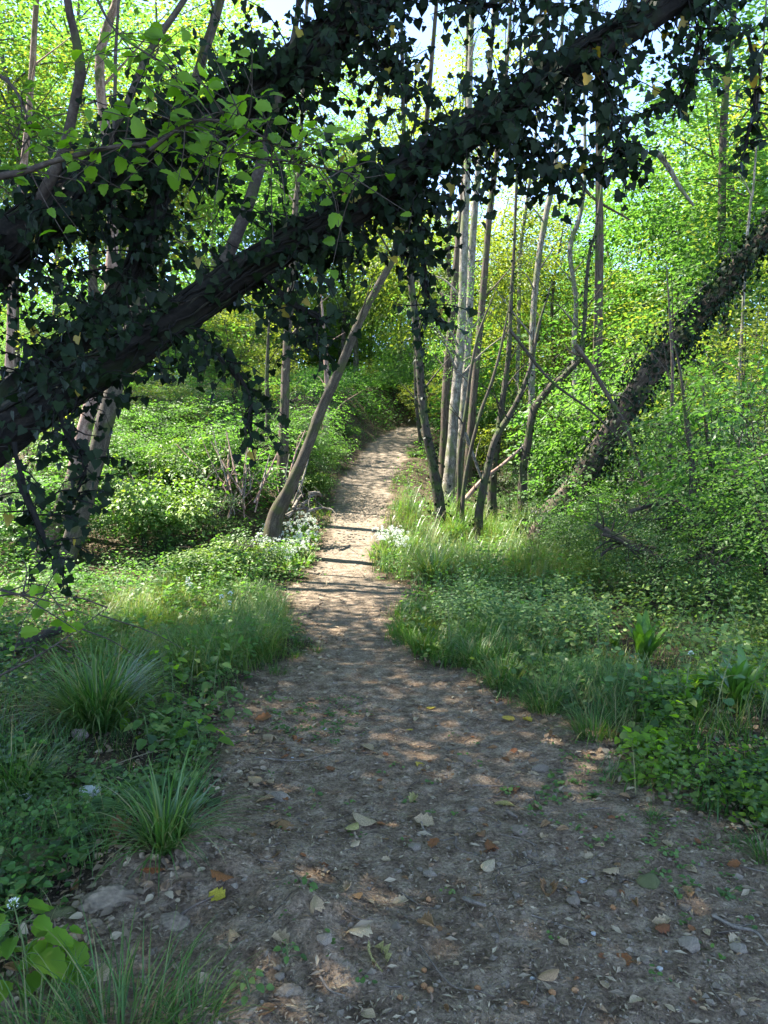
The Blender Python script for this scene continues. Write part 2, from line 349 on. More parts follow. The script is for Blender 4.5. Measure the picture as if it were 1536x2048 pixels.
def catmull(P, n):
    P = np.asarray(P, float)
    if len(P) == 2: P = np.array([P[0], P[0] * .66 + P[1] * .34, P[0] * .33 + P[1] * .67, P[1]])
    Q = np.vstack([2 * P[0] - P[1], P, 2 * P[-1] - P[-2]]); out = []
    for i in range(len(P) - 1):
        a, b, c, d = Q[i:i + 4]
        for t in np.linspace(0, 1, n, endpoint=False):
            out.append(.5 * (2 * b + (c - a) * t + (2 * a - 5 * b + 4 * c - d) * t * t + (3 * b - a - 3 * c + d) * t ** 3))
    out.append(P[-1]); return np.array(out)
def tube(buf, P, rad, sides=8, rough=0.0, seed=0, r=.5, cap=True):
    P = np.asarray(P, float); n = len(P); rad = np.broadcast_to(np.asarray(rad, float), (n,))
    T = norm(np.gradient(P, axis=0)); ref = np.array([0, 0, 1.0]) if abs(T[0][2]) < .8 else np.array([1.0, 0, 0])
    U = np.zeros_like(P); u = ref
    for i in range(n):
        u = u - T[i] * (u @ T[i]); u = u / np.linalg.norm(u); U[i] = u
    B = np.cross(T, U); a = np.arange(sides) / sides * 2 * math.pi
    ln = np.concatenate([[0], np.cumsum(np.linalg.norm(np.diff(P, axis=0), axis=1))])
    ca, sa = np.cos(a), np.sin(a); rr = np.repeat(rad[:, None], sides, 1)
    if rough:
        A = np.stack(np.broadcast_arrays(ca[None] * 1.6 + seed, sa[None] * 1.6, ln[:, None] * 3.2), -1)
        B2 = np.stack(np.broadcast_arrays(ca[None] * 4 + seed, sa[None] * 4, ln[:, None] * 7), -1)
        rr = rr * (1 + rough * (2 * vnoise3(A) - 1) + rough * .6 * (2 * vnoise3(B2) - 1))
    V = P[:, None] + U[:, None] * (ca[None] * rr)[..., None] + B[:, None] * (sa[None] * rr)[..., None]
    tc = np.stack(np.broadcast_arrays(ca[None] * rad[:, None], sa[None] * rad[:, None], ln[:, None]), -1)
    i = np.arange(n * sides).reshape(n, sides); j = np.roll(i, -1, 1)
    Fc = np.stack([i[:-1], j[:-1], j[1:], i[1:]], -1).reshape(-1, 4)
    buf.add(V.reshape(-1, 3), Fc, r, tc.reshape(-1, 3))
    if cap:
        for k in (0, n - 1):
            c = P[k]; buf.add(np.vstack([V[k], c]), np.array([[sides, q, (q + 1) % sides] for q in range(sides)]), r, np.vstack([tc[k], [0, 0, ln[k]]]))
    return T

def frame_obj(o, P, Rm, s):
    m = np.eye(4); m[:3, :3] = Rm * s; m[:3, 3] = P; o.matrix_local = Matrix(m.tolist())

# ------------------------------------------------------------------ sprays, crowns, shrubs
def spray_template(nl, L, leaf, T=T_DIA, flat=.25):
    """a flat horizontal spray of alternate leaves on a thin twig, along +x"""
    P = []; tip = []; nr = []; sc = []
    for k in range(nl):
        t = (k + .5) / nl; s = 1 if k % 2 else -1
        sub = rng.uniform(0, .38) * L * (1 - abs(t - .45))
        P.append((t * L, s * sub, -.18 * L * t * t + rng.normal() * .02 * L)); tip.append((.7, s * 1.0, -.2 + rng.normal() * .2)); nr.append((rng.normal() * flat, rng.normal() * flat, 1)); sc.append(leaf * rng.uniform(.6, 1.2))
    b = Buf(); P = np.array(P); place(b, T, P, frames(np.array(tip), np.array(nr)), sc, np.zeros(nl))
    return np.concatenate(b.V).astype(float), b.F[0]
def place_sprays(buf, tmpl, P, out, roll, S):
    z = np.array([0, 0, 1.0]); x = norm(out); y = norm(np.cross(np.broadcast_to(z, x.shape), x)); zz = np.cross(x, y)
    c, s = np.cos(roll)[:, None], np.sin(roll)[:, None]; y2 = y * c + zz * s; z2 = np.cross(x, y2)
    Rm = np.stack([x, y2, z2], -1); V0, F0 = tmpl; n = len(P)
    V = np.einsum('nij,kj->nki', Rm, V0) * np.asarray(S).reshape(-1, 1, 1) + P[:, None]
    Fc = F0[None] + (np.arange(n) * len(V0))[:, None, None]
    nl = len(V0) // 4 if len(V0) % 4 == 0 else 1
    r = np.clip(rng.random(n)[:, None] * .7 + rng.random((n, nl)) * .3, 0, .999)
    buf.add(V.reshape(-1, 3), Fc.reshape(-1, F0.shape[1]), np.repeat(r.ravel(), len(V0) // nl))

def crown_points(n, rx, rz, cz, freq=.45, thr=.44, seed=0, shell=.55):
    out = []; tot = 0
    while tot < n:
        v = rdir(n * 2); rad = rng.random(n * 2) ** shell
        p = v * rad[:, None] * np.array([rx, rx, rz]); p[:, 2] = np.where(p[:, 2] < 0, p[:, 2] * .8, p[:, 2])
        k = vnoise3(p * freq * np.array([1, 1, 2.4]) + seed * 7.3) + .25 * (vnoise3(p * freq * 2.7 + seed) - .5)
        q = p[k > thr]; out.append(q); tot += len(q)
    p = np.concatenate(out)[:n]; p[:, 2] += cz; return p

def tree_template(name, matleaf, matbark, h, rx, rz, nspray, nl, leaf, seed, sprayL=.9, trunk_r=.14, label='', thr=.5, lean=.3):
    """full woodland tree: tapered trunk, limbs, leafy crown"""
    o = thing(name, label, 'tree')
    b = Buf(); k = 7
    P = [(0, 0, -.4)] + [(math.sin(seed + i * 1.1) * .16 * lean * i, math.cos(seed * 2 + i) * .14 * lean * i, h * .92 * i / k) for i in range(1, k + 1)]
    P = catmull(P, 4); rr = np.linspace(trunk_r, trunk_r * .18, len(P)); rr[:3] *= [1.5, 1.25, 1.08]
    tube(b, P, rr, 9, .12, seed)
    obj('trunk', b.mesh(name + '_trunk', matbark, tc=True), o)
    cz = h - rz; pts = crown_points(nspray, rx, rz, cz, seed=seed, thr=thr)
    b = Buf(); az = rng.random() * 6
    for i in range(16):
        z0 = rng.uniform(max(.25 * h, cz - rz * .9), h * .85); j = int(np.clip(z0 / (h * .92) * (len(P) - 1), 0, len(P) - 1)); az += 2.4
        L = rx * rng.uniform(.6, .95) * (1.1 - .5 * z0 / h); st = P[j]
        q = [st, st + np.array([math.cos(az) * L * .45, math.sin(az) * L * .45, L * .3]), st + np.array([math.cos(az + .2) * L, math.sin(az + .2) * L, L * rng.uniform(.3, .8)])]
        q = catmull(q, 4); tube(b, q, np.linspace(rr[j] * .5, .012, len(q)), 5, .1, i)
    obj('limbs', b.mesh(name + '_limbs', matbark, tc=True), o)
    b = Buf(); tm = spray_template(nl, sprayL, leaf)
    out = pts - np.array([0, 0, cz]); out[:, 2] *= .35; out = norm(out + rng.normal(size=out.shape) * .9 * np.array([1, 1, .35]))
    place_sprays(b, tm, pts, out, rng.normal(size=nspray) * .35, rng.uniform(.7, 1.25, nspray))
    obj('crown', b.mesh(name + '_crown', matleaf, smooth=False), o)
    return o

def put(o, x, y, s=1, rz=None, z=None, label=None, group=None, sz=None):
    o.location = (float(x), float(y), float(H(x, y, False)) if z is None else z)
    o.rotation_euler = (0, 0, rng.uniform(0, 6.28) if rz is None else rz); o.scale = (s, s, sz or s)
    if label: o['label'] = label
    if group: o['group'] = group
    return o

TT = []
TT.append(tree_template('tree', M['beech'], M['brown'], 12, 3.3, 4.6, 1100, 16, .135, 1, label='t'))
TT.append(tree_template('tree', M['yellowgreen'], M['paleb'], 13, 2.8, 4.8, 1000, 16, .135, 2, label='t'))
TT.append(tree_template('tree', M['maple'], M['brown'], 11, 3.5, 4.6, 1150, 16, .135, 3, label='t'))
TT.append(tree_template('tree', M['yellowgreen'], M['smooth'], 12, 3.2, 5.2, 1000, 16, .135, 4, label='t'))
TT.append(tree_template('tree', M['beech'], M['darkb'], 14, 3.4, 5.6, 1200, 16, .135, 5, label='t', thr=.5))
TT.append(tree_template('tree', M['beech'], M['brown'], 13, 4.2, 2.5, 1500, 18, .115, 6, label='t', thr=.38))
used = set()
def put_tree(k, px, d, top, s_w=1.0, label=None, group=None):
    base = TT[k]
    if k in used: base = copy_tree(base)
    used.add(k)
    x = (px - CX) / F * d; z0 = float(H(x, d, False)); ztop = pix(px, top, d)[2]; h0 = (12, 13, 11, 12, 14)[k]
    sz = max(.35, (ztop - z0) / h0); s = (sz ** .7) * s_w
    return put(base, x, d, s, sz=sz, label=label, group=group)

BG = [  # template, px, distance, py of the top, width, label
 (1, 1010, 33, 345, 1.0, 'yellow-green tree filling the gap just right of the pale birch stems'),
 (3, 1110, 31, 375, 1.0, 'lower sunlit yellow-green tree whose top ends under the blue sky gap'),
 (0, 1215, 34, 330, 1.0, 'round-topped light green tree behind the straight brown trunk'),
 (3, 1330, 30, 250, 1.1, 'bright yellow-green tree at the right edge of the blue sky gap'),
 (2, 1440, 24, 60, 1.1, 'tall full green tree behind the upper end of the leaning ivy-clad trunk'),
 (0, 1580, 20, -80, 1.1, 'tall green tree cut off by the right edge of the picture'),
 (4, 1360, 40, 200, 1.1, 'tall far tree seen over the right-hand crowns'),
 (2, 1060, 44, 470, 1.0, 'small far green tree low behind the pale birch stems'),
 (1, 900, 40, 420, 1.0, 'yellow-green tree at the bend beyond the top of the path'),
 (0, 800, 46, 430, 1.0, 'light green tree straight above the top of the path'),
 (1, 712, 46, 60, .9, 'airy yellow-green tree rising through the gap at top centre'),
 (3, 905, 27, 40, .9, 'airy tree behind the pale stems reaching the blue gap'),
 (3, 690, 43, 330, 1.1, 'yellow-green tree on the bank just left of the path top'),
 (2, 590, 40, 160, 1.1, 'green tree on the bank behind the dark straight trunk'),
 (1, 440, 43, -40, 1.1, 'tall yellow-green tree on the bank behind the ivy stems'),
 (4, 330, 31, -120, 1.1, 'tall light green tree high on the left bank'),
 (3, 190, 27, -150, 1.1, 'tall yellow-green tree behind the pair of reddish trunks'),
 (0, 40, 24, -150, 1.1, 'tall green tree at the far left edge of the bank'),
 (1, -140, 26, -200, 1.1, 'tall yellow-green tree just outside the left edge'),
 (4, 740, 50, 260, 1.1, 'far tree rising above the crowns beyond the path'),
 (0, 560, 48, 60, 1.2, 'far tree on the hill crest behind the left bank'),
]
for k, px, d, top, sw, lab in BG: put_tree(k, px, d, top, sw, lab)
for i, (k, px, d, top) in enumerate([(2, 250, 52, 40), (1, -60, 55, 0), (0, 900, 62, 440), (2, 1200, 55, 450), (1, 1480, 50, 120), (4, 1650, 42, 0), (0, 1120, 70, 470), (3, 1750, 30, -100), (2, 420, 60, 100), (3, 980, 52, 500), (0, 1290, 48, 400), (2, 120, 44, -60), (1, 640, 58, 330), (4, 1560, 64, 60), (2, 800, 75, 430)]):
    put_tree(k, px, d, top, 1.25, 'far woodland tree on the hill behind the nearer crowns', 'far woodland trees')

# the canopy overhead that shades the near path: trees left of and behind the camera
CANOPY = [(-6.3, 2.0, 12, 5, 1.0), (-4.2, 5.2, 12.5, 5, 1.0), (-8.5, 5.5, 13, 0, 1.35), (-6.6, 8.6, 13.5, 5, 1.1), (-4.8, -2.5, 11, 5, 1.1), (-2.6, 1.2, 11, 5, .9), (-10.5, .5, 13, 2, 1.4), (-12, 7, 14, 0, 1.4), (8.5, 8.0, 14.5, 5, .9)]
for x, y, h, k, s in CANOPY:
    o = copy_tree(TT[k]) if k in used else TT[k]; used.add(k); put(o, x, y, s, sz=h / (12, 13, 11, 12, 14, 13)[k], label='tall woodland tree beside the picture whose crown shades the near path', group='trees around the near path')

# far wood mass on the crest
def far_wood():
    b = Buf(); n = 52000
    x = rng.uniform(-75, 95, n); y = rng.uniform(62, 100, n); z = H(x, y, False)
    hh = 9 + 5 * vnoise2(x * .2, y * .2) - np.where((x > -2) & (x < 40), 3.5, 0)
    P = np.stack([x, y, z + rng.random(n) ** np.where(rng.random(n) < .5, .7, 2.2) * hh], -1); P = P[(vnoise3(P * .3) > .35) | (P[:, 2] < z + 3)]; n = len(P)
    tm = spray_template(6, 1.0, .42); place_sprays(b, tm, P, rdir(n) * np.array([1, 1, .3]), rng.normal(size=n) * .5, rng.uniform(.8, 1.4, n))
    obj('distant_wood', b.mesh('distant_wood', M['beech'], smooth=False), kind='stuff')
far_wood()

# ------------------------------------------------------------------ shrubs and saplings (understorey)
def shrub_template(mat, h, rx, nspray, nl, leaf, seed, sprayL=.45, stems=7, stemmat='darkb', name='leafy_shrub', T=T_DIA):
    o = thing(name, 't', 'shrub'); b = Buf()
    for i in range(stems):
        a = rng.uniform(0, 6.28); rr = rng.uniform(.15, .7) * rx
        P = catmull([(0, 0, -.1), (math.cos(a) * rr * .3, math.sin(a) * rr * .3, h * .4), (math.cos(a) * rr, math.sin(a) * rr, h * rng.uniform(.7, 1.0))], 5)
        tube(b, P, np.linspace(.018, .004, len(P)), 5)
        for q in range(4):
            j = rng.integers(4, len(P) - 1); a2 = rng.uniform(0, 6.28); L = rx * rng.uniform(.3, .7)
            tube(b, catmull([P[j], P[j] + np.array([math.cos(a2) * L * .5, math.sin(a2) * L * .5, L * .25]), P[j] + np.array([math.cos(a2) * L, math.sin(a2) * L, L * .25])], 3), np.linspace(.008, .002, 7), 3)
    obj('stem', b.mesh('shrub_stem', M[stemmat], tc=True), o)
    b = Buf(); pts = crown_points(nspray, rx, h * .5, h * .52, .9, .45, seed, .45)
    out = pts * np.array([1, 1, 0]); out = norm(out + rng.normal(size=out.shape) * .7 * np.array([1, 1, .3]))
    place_sprays(b, spray_template(nl, sprayL, leaf, T), pts, out, rng.normal(size=nspray) * .3, rng.uniform(.6, 1.2, nspray))
    obj('foliage', b.mesh('shrub_foliage', mat, smooth=False), o, kind='stuff')
    return o
SH = [shrub_template(M['beech'], 3.0, 1.5, 460, 14, .072, 11),
      shrub_template(M['maple'], 2.2, 1.3, 300, 10, .11, 12, T=T_OVATE),
      shrub_template(M['dark'], 1.5, 1.1, 520, 14, .05, 13),
      shrub_template(M['herb'], .9, .9, 400, 9, .065, 14, .3, 5, T=T_OVATE),
      shrub_template(M['yellowgreen'], 3.4, 1.5, 440, 14, .072, 15)]
SHH = (3.0, 2.2, 1.5, .9, 3.4)
sused = set()
def put_shrub(k, px, d, top, sw=1.0, label='', group=None, cat=None):
    base = SH[k] if k not in sused else copy_tree(SH[k]); sused.add(k)
    x = (px - CX) / F * d; z0 = float(H(x, d, False)); zt = pix(px, top, d)[2]; sz = max(.25, (zt - z0) / SHH[k])
    return put(base, x, d, sz ** .6 * sw, sz=sz, label=label, group=group)
SHRUBS = [
 (1, 1135, 12.4, 930, .7, 'broad-leaved shrub hiding the lower part of the leaning ivy-clad trunk'),
 (2, 1075, 12.2, 1000, .7, 'low dull shrub in front of the foot of the leaning ivy-clad trunk'),
 (1, 1130, 18.5, 760, .9, 'light green layered sapling behind the dark curved stems'),
 (0, 1250, 16.5, 640, 1.0, 'green layered sapling just in front of the straight brown trunk'),
 (2, 1440, 9.8, 780, 1.0, 'tall leafy sapling below the bare upper part of the leaning trunk'),
 (1, 1540, 9.2, 700, .8, 'tall leafy sapling at the right edge of the picture'),
 (0, 1330, 17.5, 560, 1.2, 'pale green sapling behind the leaning ivy-clad trunk'),
 (4, 1480, 15, 480, 1.2, 'yellow-green sapling in the right-hand wood'),
 (1, 1200, 20, 720, 1.1, 'bushy green shrub at the foot of the straight brown trunk'),
 (4, 1040, 24, 720, 1.0, 'sunlit shrub between the pale stems and the thin white trunk'),
 (1, 970, 27, 740, 1.0, 'sunlit green shrub behind the group of pale stems'),
 (4, 880, 30, 740, 1.0, 'yellow-green shrub at the right of the path top'),
 (2, 1310, 9.6, 990, .8, 'low leafy shrub behind the fallen dark branch'),
 (2, 1420, 8.2, 985, .8, 'dull green shrub over the brushwood on the right'),
 (2, 1200, 11.3, 985, .8, 'dull green shrub at the foot of the leaning ivy-clad trunk'),
 (2, 1340, 13.5, 860, 1.0, 'dark shrub behind the heap of brushwood'),
 (0, 1580, 7.5, 740, .8, 'leafy green shrub cut off by the right edge'),
 (0, 400, 15.5, 800, 1.0, 'airy pale green shrub on the left bank'),
 (1, 500, 15, 830, .9, 'green shrub beside the foot of the leaning mossy tree'),
 (0, 290, 17, 760, 1.1, 'light green shrub higher on the left bank'),
 (4, 520, 21, 700, 1.0, 'sunlit yellow-green shrub on the bank behind the leaning mossy tree'),
 (3, 640, 24, 830, .9, 'small green shrub at the top of the bank beside the path'),
 (3, 715, 29, 840, .9, 'yellow-green shrub at the left of the path top'),
 (1, 780, 38, 800, .9, 'low green shrub at the bend beyond the top of the path'),
 (4, 60, 16, 760, 1.1, 'yellow-green shrub at the left edge beyond the reddish trunks'),
 (1, 30, 12.5, 1000, .8, 'low green shrub left of the reddish trunks'),
 (2, 330, 12.8, 1040, .7, 'low dull shrub on the earth bank at the left'),
 (2, 430, 13.5, 980, .7, 'dull green shrub on the earth bank beside the mossy tree'),
 (0, 230, 21, 640, 1.1, 'pale green shrub up the slope behind the reddish trunks'),
 (4, 400, 24, 620, 1.1, 'yellow-green shrub near the top of the left bank'),
 (1, 610, 19, 850, .7, 'small shrub on the bank edge above the mossy tree'),
 (3, 470, 10.8, 1065, 1.1, 'dense leafy mound left of the narrow part of the path'),
 (3, 420, 11.2, 1080, .9, 'leafy mound at the left end of the white-flowered bank'),
 (3, 500, 11.6, 1060, .7, 'leafy mound beside the white flowers left of the path'),
 (2, 1020, 19, 930, .8, 'low dark shrub below the thin curved stems'),
 (1, 1120, 26, 800, 1.0, 'green shrub far back between the dark curved stems'),
 (0, 1380, 22, 500, 1.1, 'light green sapling deep in the right-hand wood'),
 (2, 1500, 12, 760, 1.2, 'dark green holly-like shrub on the right'),

 (4, 800, 41, 620, 1.3, 'sunlit yellow-green shrub closing the view above the top of the path'),
 (1, 745, 39, 740, 1.1, 'light green bush left of the bend at the top of the path'),
 (0, 860, 35, 640, 1.1, 'tall light green bush right of the bend at the top of the path'),
 (0, 540, 37, 600, 1.0, 'tall bright bush between the dark straight tree and the bank top'),
 (4, 470, 23, 580, 1.3, 'bright yellow-green bush high on the left bank'),
 (0, 340, 22, 560, 1.3, 'tall light bush behind the hanging ivy on the left'),
 (4, 180, 19, 620, 1.2, 'sunlit bush behind the reddish trunk'),
 (1, 450, 17.5, 830, 1.0, 'rounded green bush half way up the left bank'),
 (4, 330, 18.5, 740, 1.0, 'yellow-green bush half way up the left bank'),
 (1, 130, 16, 860, 1.0, 'low bush at the foot of the bank behind the reddish trunk'),
 (3, 620, 17, 930, .9, 'low leafy mound on the bank edge left of the climbing path'),
 (3, 660, 21, 880, .9, 'low leafy mound higher along the left side of the climbing path'),
 (3, 690, 25, 850, .9, 'low leafy mound near the top left of the climbing path'),
 (4, 748, 35, 715, 1.0, 'sunlit bush in the bend where the path turns right'),
 (4, 812, 39.5, 720, 1.1, 'sunlit bush behind the bend, right of the other'),
 (3, 770, 34.2, 815, 1.2, 'low leafy mound at the outer edge of the bend'),
 (3, 712, 33, 790, 1.2, 'low leafy mound on the bank left of the bend'),
 (3, 805, 37.5, 800, 1.2, 'low leafy mound beyond the crest of the path'),
 (3, 722, 31.5, 840, 1.1, 'bright bush closing the top of the path on its left'),
 (0, 795, 34, 720, 1.2, 'bright bush straight behind the top of the path'),
 (4, 865, 32, 740, 1.1, 'bright bush just right of the top of the path'),
 (1, 760, 34, 800, 1.0, 'low bush where the path bends out of sight'),
 (3, 835, 23, 900, .8, 'low leafy mound on the right side of the climbing path'),
]
for i in range(22):
    d = rng.uniform(12.3, 20); SHRUBS.append((int(rng.integers(0, 4)), rng.uniform(0, 440 if d < 16 else 600), d, 950 - (float(_L[int((d + 10) * 10)]) + rng.uniform(.8, 2.2) - 1.6) * 1500 / d, .9, 'tangled low shrub on the left bank among others like it'))
GB = 'tangled shrubs on the left bank'
for k, px, d, top, sw, lab in SHRUBS: put_shrub(k, px, d, top, sw, lab, GB if 'tangled low' in lab else None)
for i in range(60):
    px = rng.uniform(-150, 1700); d = rng.uniform(26, 48)
    if 480 < px < 900: d = rng.uniform(44, 55)
    put_shrub([0, 1, 4][i % 3], px, d, rng.uniform(600, 760) if px > 768 else rng.uniform(520, 700), 1.3, 'undergrowth shrub deep in the wood behind the nearer ones', 'undergrowth shrubs deep in the wood')

# ------------------------------------------------------------------ individual trunks in the middle distance
def stem_points(pts, d0, d1=None, fromground=True):
    d1 = d1 or d0; n = len(pts); P = []; Rr = []
    xy = np.array([p[:2] for p in pts], float); t = np.concatenate([[0], np.cumsum(np.linalg.norm(np.diff(xy, axis=0), axis=1))]); t = t / t[-1]
    for (px, py, w), tt in zip(pts, t):
        d = d0 + (d1 - d0) * tt; P.append(pix(px, py, d)); Rr.append(px2m(w, d) / 2)
    P = np.array(P)
    if fromground:
        g = float(H(P[0][0], P[0][1], False)); e = P[0].copy(); e[2] = min(g - .25, P[0][2] - .1); P = np.vstack([e, P]); Rr = [Rr[0] * 1.55, Rr[0] * 1.1] + Rr[1:]
    return P, np.array(Rr)
IVYT = []
def midtree(label, pts, d0, mat, d1=None, sides=10, rough=.12, side_twigs=6, seed=0, name='tree', twigL=1.2, ivy=0, high=True, crown=0, crownmat='beech', group=None):
    top = None
    if pts[-1][1] < 460 and pts[-1][2] >= 5 and high:
        a_, c_ = pts[-2], pts[-1]; k_ = (c_[0] - a_[0]) / max(1, a_[1] - c_[1]); yy = -140 - 40 * (seed % 4)
        pts = list(pts) + [(c_[0] + k_ * .6 * (c_[1] - yy), yy, max(4, c_[2] * .7))]; top = True
    P, Rr = stem_points(pts, d0, d1); Rr = Rr * .8
    if not top: Rr[-1] *= .25
    o = thing(name, label, 'tree', P[0] + [0, 0, .25], group); org = np.array(o.location)
    C = catmull(P - org, 6); rr = np.interp(np.linspace(0, len(P) - 1, len(C)), np.arange(len(P)), Rr)
    b = Buf(); tube(b, C, rr, sides, rough, seed); obj('trunk', b.mesh('trunk', M[mat], tc=True), o)
    for i in range(side_twigs):
        j = rng.integers(len(C) // 3, len(C) - 1); a = rng.uniform(0, 6.28); L = twigL * rng.uniform(.4, 1.1)
        q = catmull([C[j], C[j] + np.array([math.cos(a) * L * .4, math.sin(a) * L * .4, L * .45]), C[j] + np.array([math.cos(a) * L, math.sin(a) * L, L * rng.uniform(.6, 1.2)])], 4)
        b = Buf(); tube(b, q, np.linspace(max(.008, rr[j] * .35), .004, len(q)), 5, .1, i); br = obj('branch', b.mesh('branch', M[mat], tc=True), o)
        if crown:
            n = crown; b = Buf(); tt = rng.random(n) ** .6; pp = np.array([q[int(v * (len(q) - 1))] for v in tt]) + rng.normal(size=(n, 3)) * .18 * L
            place_sprays(b, spray_template(12, .4, .055), pp, rdir(n) * np.array([1, 1, .3]), rng.normal(size=n) * .3, rng.uniform(.6, 1.2, n))
            obj('foliage', b.mesh('foliage', M[crownmat], smooth=False), br, kind='stuff')
    if top:
        rx = rng.uniform(2.0, 3.0); n = 420; pp = crown_points(n, rx, 2.3, 0, .6, .44, seed) + C[-1] + [0, 0, 1.6]; b = Buf()
        place_sprays(b, spray_template(14, .8, .10), pp, rdir(n) * np.array([1, 1, .3]), rng.normal(size=n) * .35, rng.uniform(.7, 1.2, n)); obj('crown', b.mesh('crown', M[crownmat], smooth=False), o)
    if ivy: ivy_cover(C + org, rr, ivy, label)
    return o
def ivy_cover(C, rr, n, treelabel, leaf=.06, spread=1.6, z0=0, z1=1, group=None):
    j = rng.uniform(z0 * (len(C) - 1), z1 * (len(C) - 1.01), n).astype(int); f = rng.random(n)[:, None]
    c = C[j] * (1 - f) + C[np.minimum(j + 1, len(C) - 1)] * f; v = rdir(n); r_ = rr[j] * (1 + rng.exponential(spread * .5, n)) + .02
    P = c + v * r_[:, None]; tip = v * .35 + np.array([0, 0, -1.0]) + rng.normal(size=(n, 3)) * .35; b = Buf()
    place(b, T_IVY, P, frames(tip, v + rng.normal(size=(n, 3)) * .4), leaf * rng.uniform(.6, 1.2, n), rng.random(n))
    me = b.mesh('ivy', M['ivy']); me.transform(Matrix.Translation([-float(q) for q in C[0]]))
    o = thing('ivy', 'ivy growing up the ' + treelabel[:60], 'ivy', C[0], me=me)
    return o

midtree('leaning mossy tree left of the path, bending right towards the path top', [(548, 1045, 40), (575, 985, 31), (608, 912, 27), (640, 825, 25), (678, 742, 23), (718, 645, 20), (760, 565, 18), (800, 490, 16), (835, 390, 16), (850, 280, 12)], 13.2, 'mossy', 12.0, 12, .1, 7, 3, crown=7, crownmat='maple')
midtree('dark straight tree standing just behind the leaning mossy tree', [(563, 985, 28), (568, 850, 24), (572, 720, 20), (580, 600, 17), (590, 430, 14), (600, 300, 10)], 15.5, 'brown', 15.5, 10, .1, 6, 4, ivy=300)
midtree('broad grey-brown tree leaning right at the left, the nearer of a pair', [(112, 1165, 60), (140, 1090, 46), (170, 1000, 44), (196, 900, 46), (222, 800, 42), (250, 700, 38), (290, 560, 34), (330, 400, 30), (380, 200, 26), (440, 0, 20)], 11.4, 'mossy', 11.4, 12, .14, 6, 5)
midtree('reddish tree with flaking bark left of the broad leaning tree', [(70, 1140, 44), (110, 1050, 36), (140, 970, 34), (163, 880, 36), (185, 800, 34), (205, 700, 30), (225, 500, 28), (215, 300, 24), (200, 120, 22), (245, -40, 18)], 12.4, 'pinkb', 12.4, 12, .14, 5, 6)
midtree('thin reddish tree at the left edge', [(5, 1120, 26), (15, 900, 24), (20, 700, 22), (30, 500, 20), (60, 200, 16)], 14, 'pinkb', 14, 8, .1, 5, 7)
midtree('ivy-speckled dark trunk at the right of the path, first of the row', [(880, 1020, 26), (866, 930, 24), (852, 860, 22), (842, 770, 20), (836, 690, 19), (822, 560, 17), (812, 400, 14), (806, 200, 10)], 15.5, 'darkb', 15, 10, .12, 8, 8, ivy=650)
midtree('dark trunk standing directly behind the pale peeling stem', [(886, 970, 24), (889, 860, 22), (893, 760, 20), (903, 640, 18), (915, 500, 17), (930, 330, 14), (935, 100, 10)], 19, 'brown', 19, 9, .1, 10, 9, crown=16, twigL=1.4, crownmat='maple')
midtree('pale peeling trunk in the middle of the group right of the path', [(896, 985, 30), (903, 900, 26), (910, 800, 25), (920, 700, 22), (925, 600, 20), (928, 480, 20), (935, 330, 17), (940, 150, 14), (945, -20, 10)], 18, 'paleb', 18, 10, .08, 12, 10, crown=18, twigL=1.5)
midtree('tall grey birch stem just right of the pale peeling trunk', [(915, 960, 22), (928, 800, 20), (938, 640, 19), (945, 480, 18), (955, 360, 16), (970, 230, 14), (985, 60, 10)], 20, 'paleb', 20, 9, .08, 12, 11, crown=18, twigL=1.5)
midtree('slender brown stem leaning right at the edge of the sky gap', [(935, 950, 20), (950, 760, 18), (965, 600, 17), (978, 440, 16), (995, 300, 14), (1008, 190, 11), (1020, 40, 8)], 21, 'brown', 21, 9, .08, 12, 12, crown=8, twigL=1.5)
midtree('thin bare stem curving up out of the grass behind the sedges', [(918, 990, 10), (920, 900, 10), (935, 800, 9), (942, 740, 8), (960, 660, 7), (1000, 560, 5)], 16, 'darkb', 16, 6, .1, 5, 13, twigL=.8)
midtree('thin dark stem forking from the foot of the pale group', [(925, 1010, 10), (935, 930, 9), (960, 830, 9), (985, 760, 8), (1003, 690, 7), (1020, 600, 5)], 15.4, 'darkb', 15.4, 6, .1, 4, 14, twigL=.8)
midtree('dark crooked stem that bends right above the sedges', [(958, 1025, 20), (975, 940, 18), (990, 880, 17), (1020, 830, 14), (1040, 790, 12), (1062, 730, 10), (1078, 650, 8), (1105, 560, 6)], 15, 'darkb', 15, 8, .1, 6, 15, ivy=180)
midtree('ivy-dark upright stem behind the crooked one', [(985, 960, 20), (998, 860, 17), (1008, 780, 15), (1018, 700, 13), (1022, 600, 10), (1030, 450, 7)], 18, 'darkb', 18, 8, .1, 5, 16, ivy=260)
midtree('thin whitish trunk in the sunlight, right of the sky gap stems', [(1060, 960, 20), (1062, 860, 18), (1064, 740, 17), (1066, 640, 16), (1076, 530, 15), (1092, 430, 14), (1110, 340, 13), (1118, 200, 11), (1125, 40, 8)], 22, 'paleb', 22, 8, .08, 12, 17, crown=6, twigL=1.5)
midtree('dark ivy-wrapped stem arching right in front of the whitish trunk', [(1046, 950, 20), (1056, 880, 20), (1068, 820, 20), (1095, 780, 18), (1130, 750, 15), (1158, 715, 13), (1168, 660, 11), (1172, 580, 10), (1180, 500, 8), (1200, 400, 5)], 17, 'darkb', 17, 8, .12, 7, 18, ivy=420)
midtree('pale crooked twisting stem left of the straight brown trunk', [(1150, 880, 16), (1150, 760, 14), (1148, 690, 13), (1152, 600, 12), (1140, 500, 12), (1160, 430, 11), (1170, 340, 10), (1168, 180, 7)], 23, 'paleb', 23, 8, .1, 12, 19, crown=9, twigL=1.5)
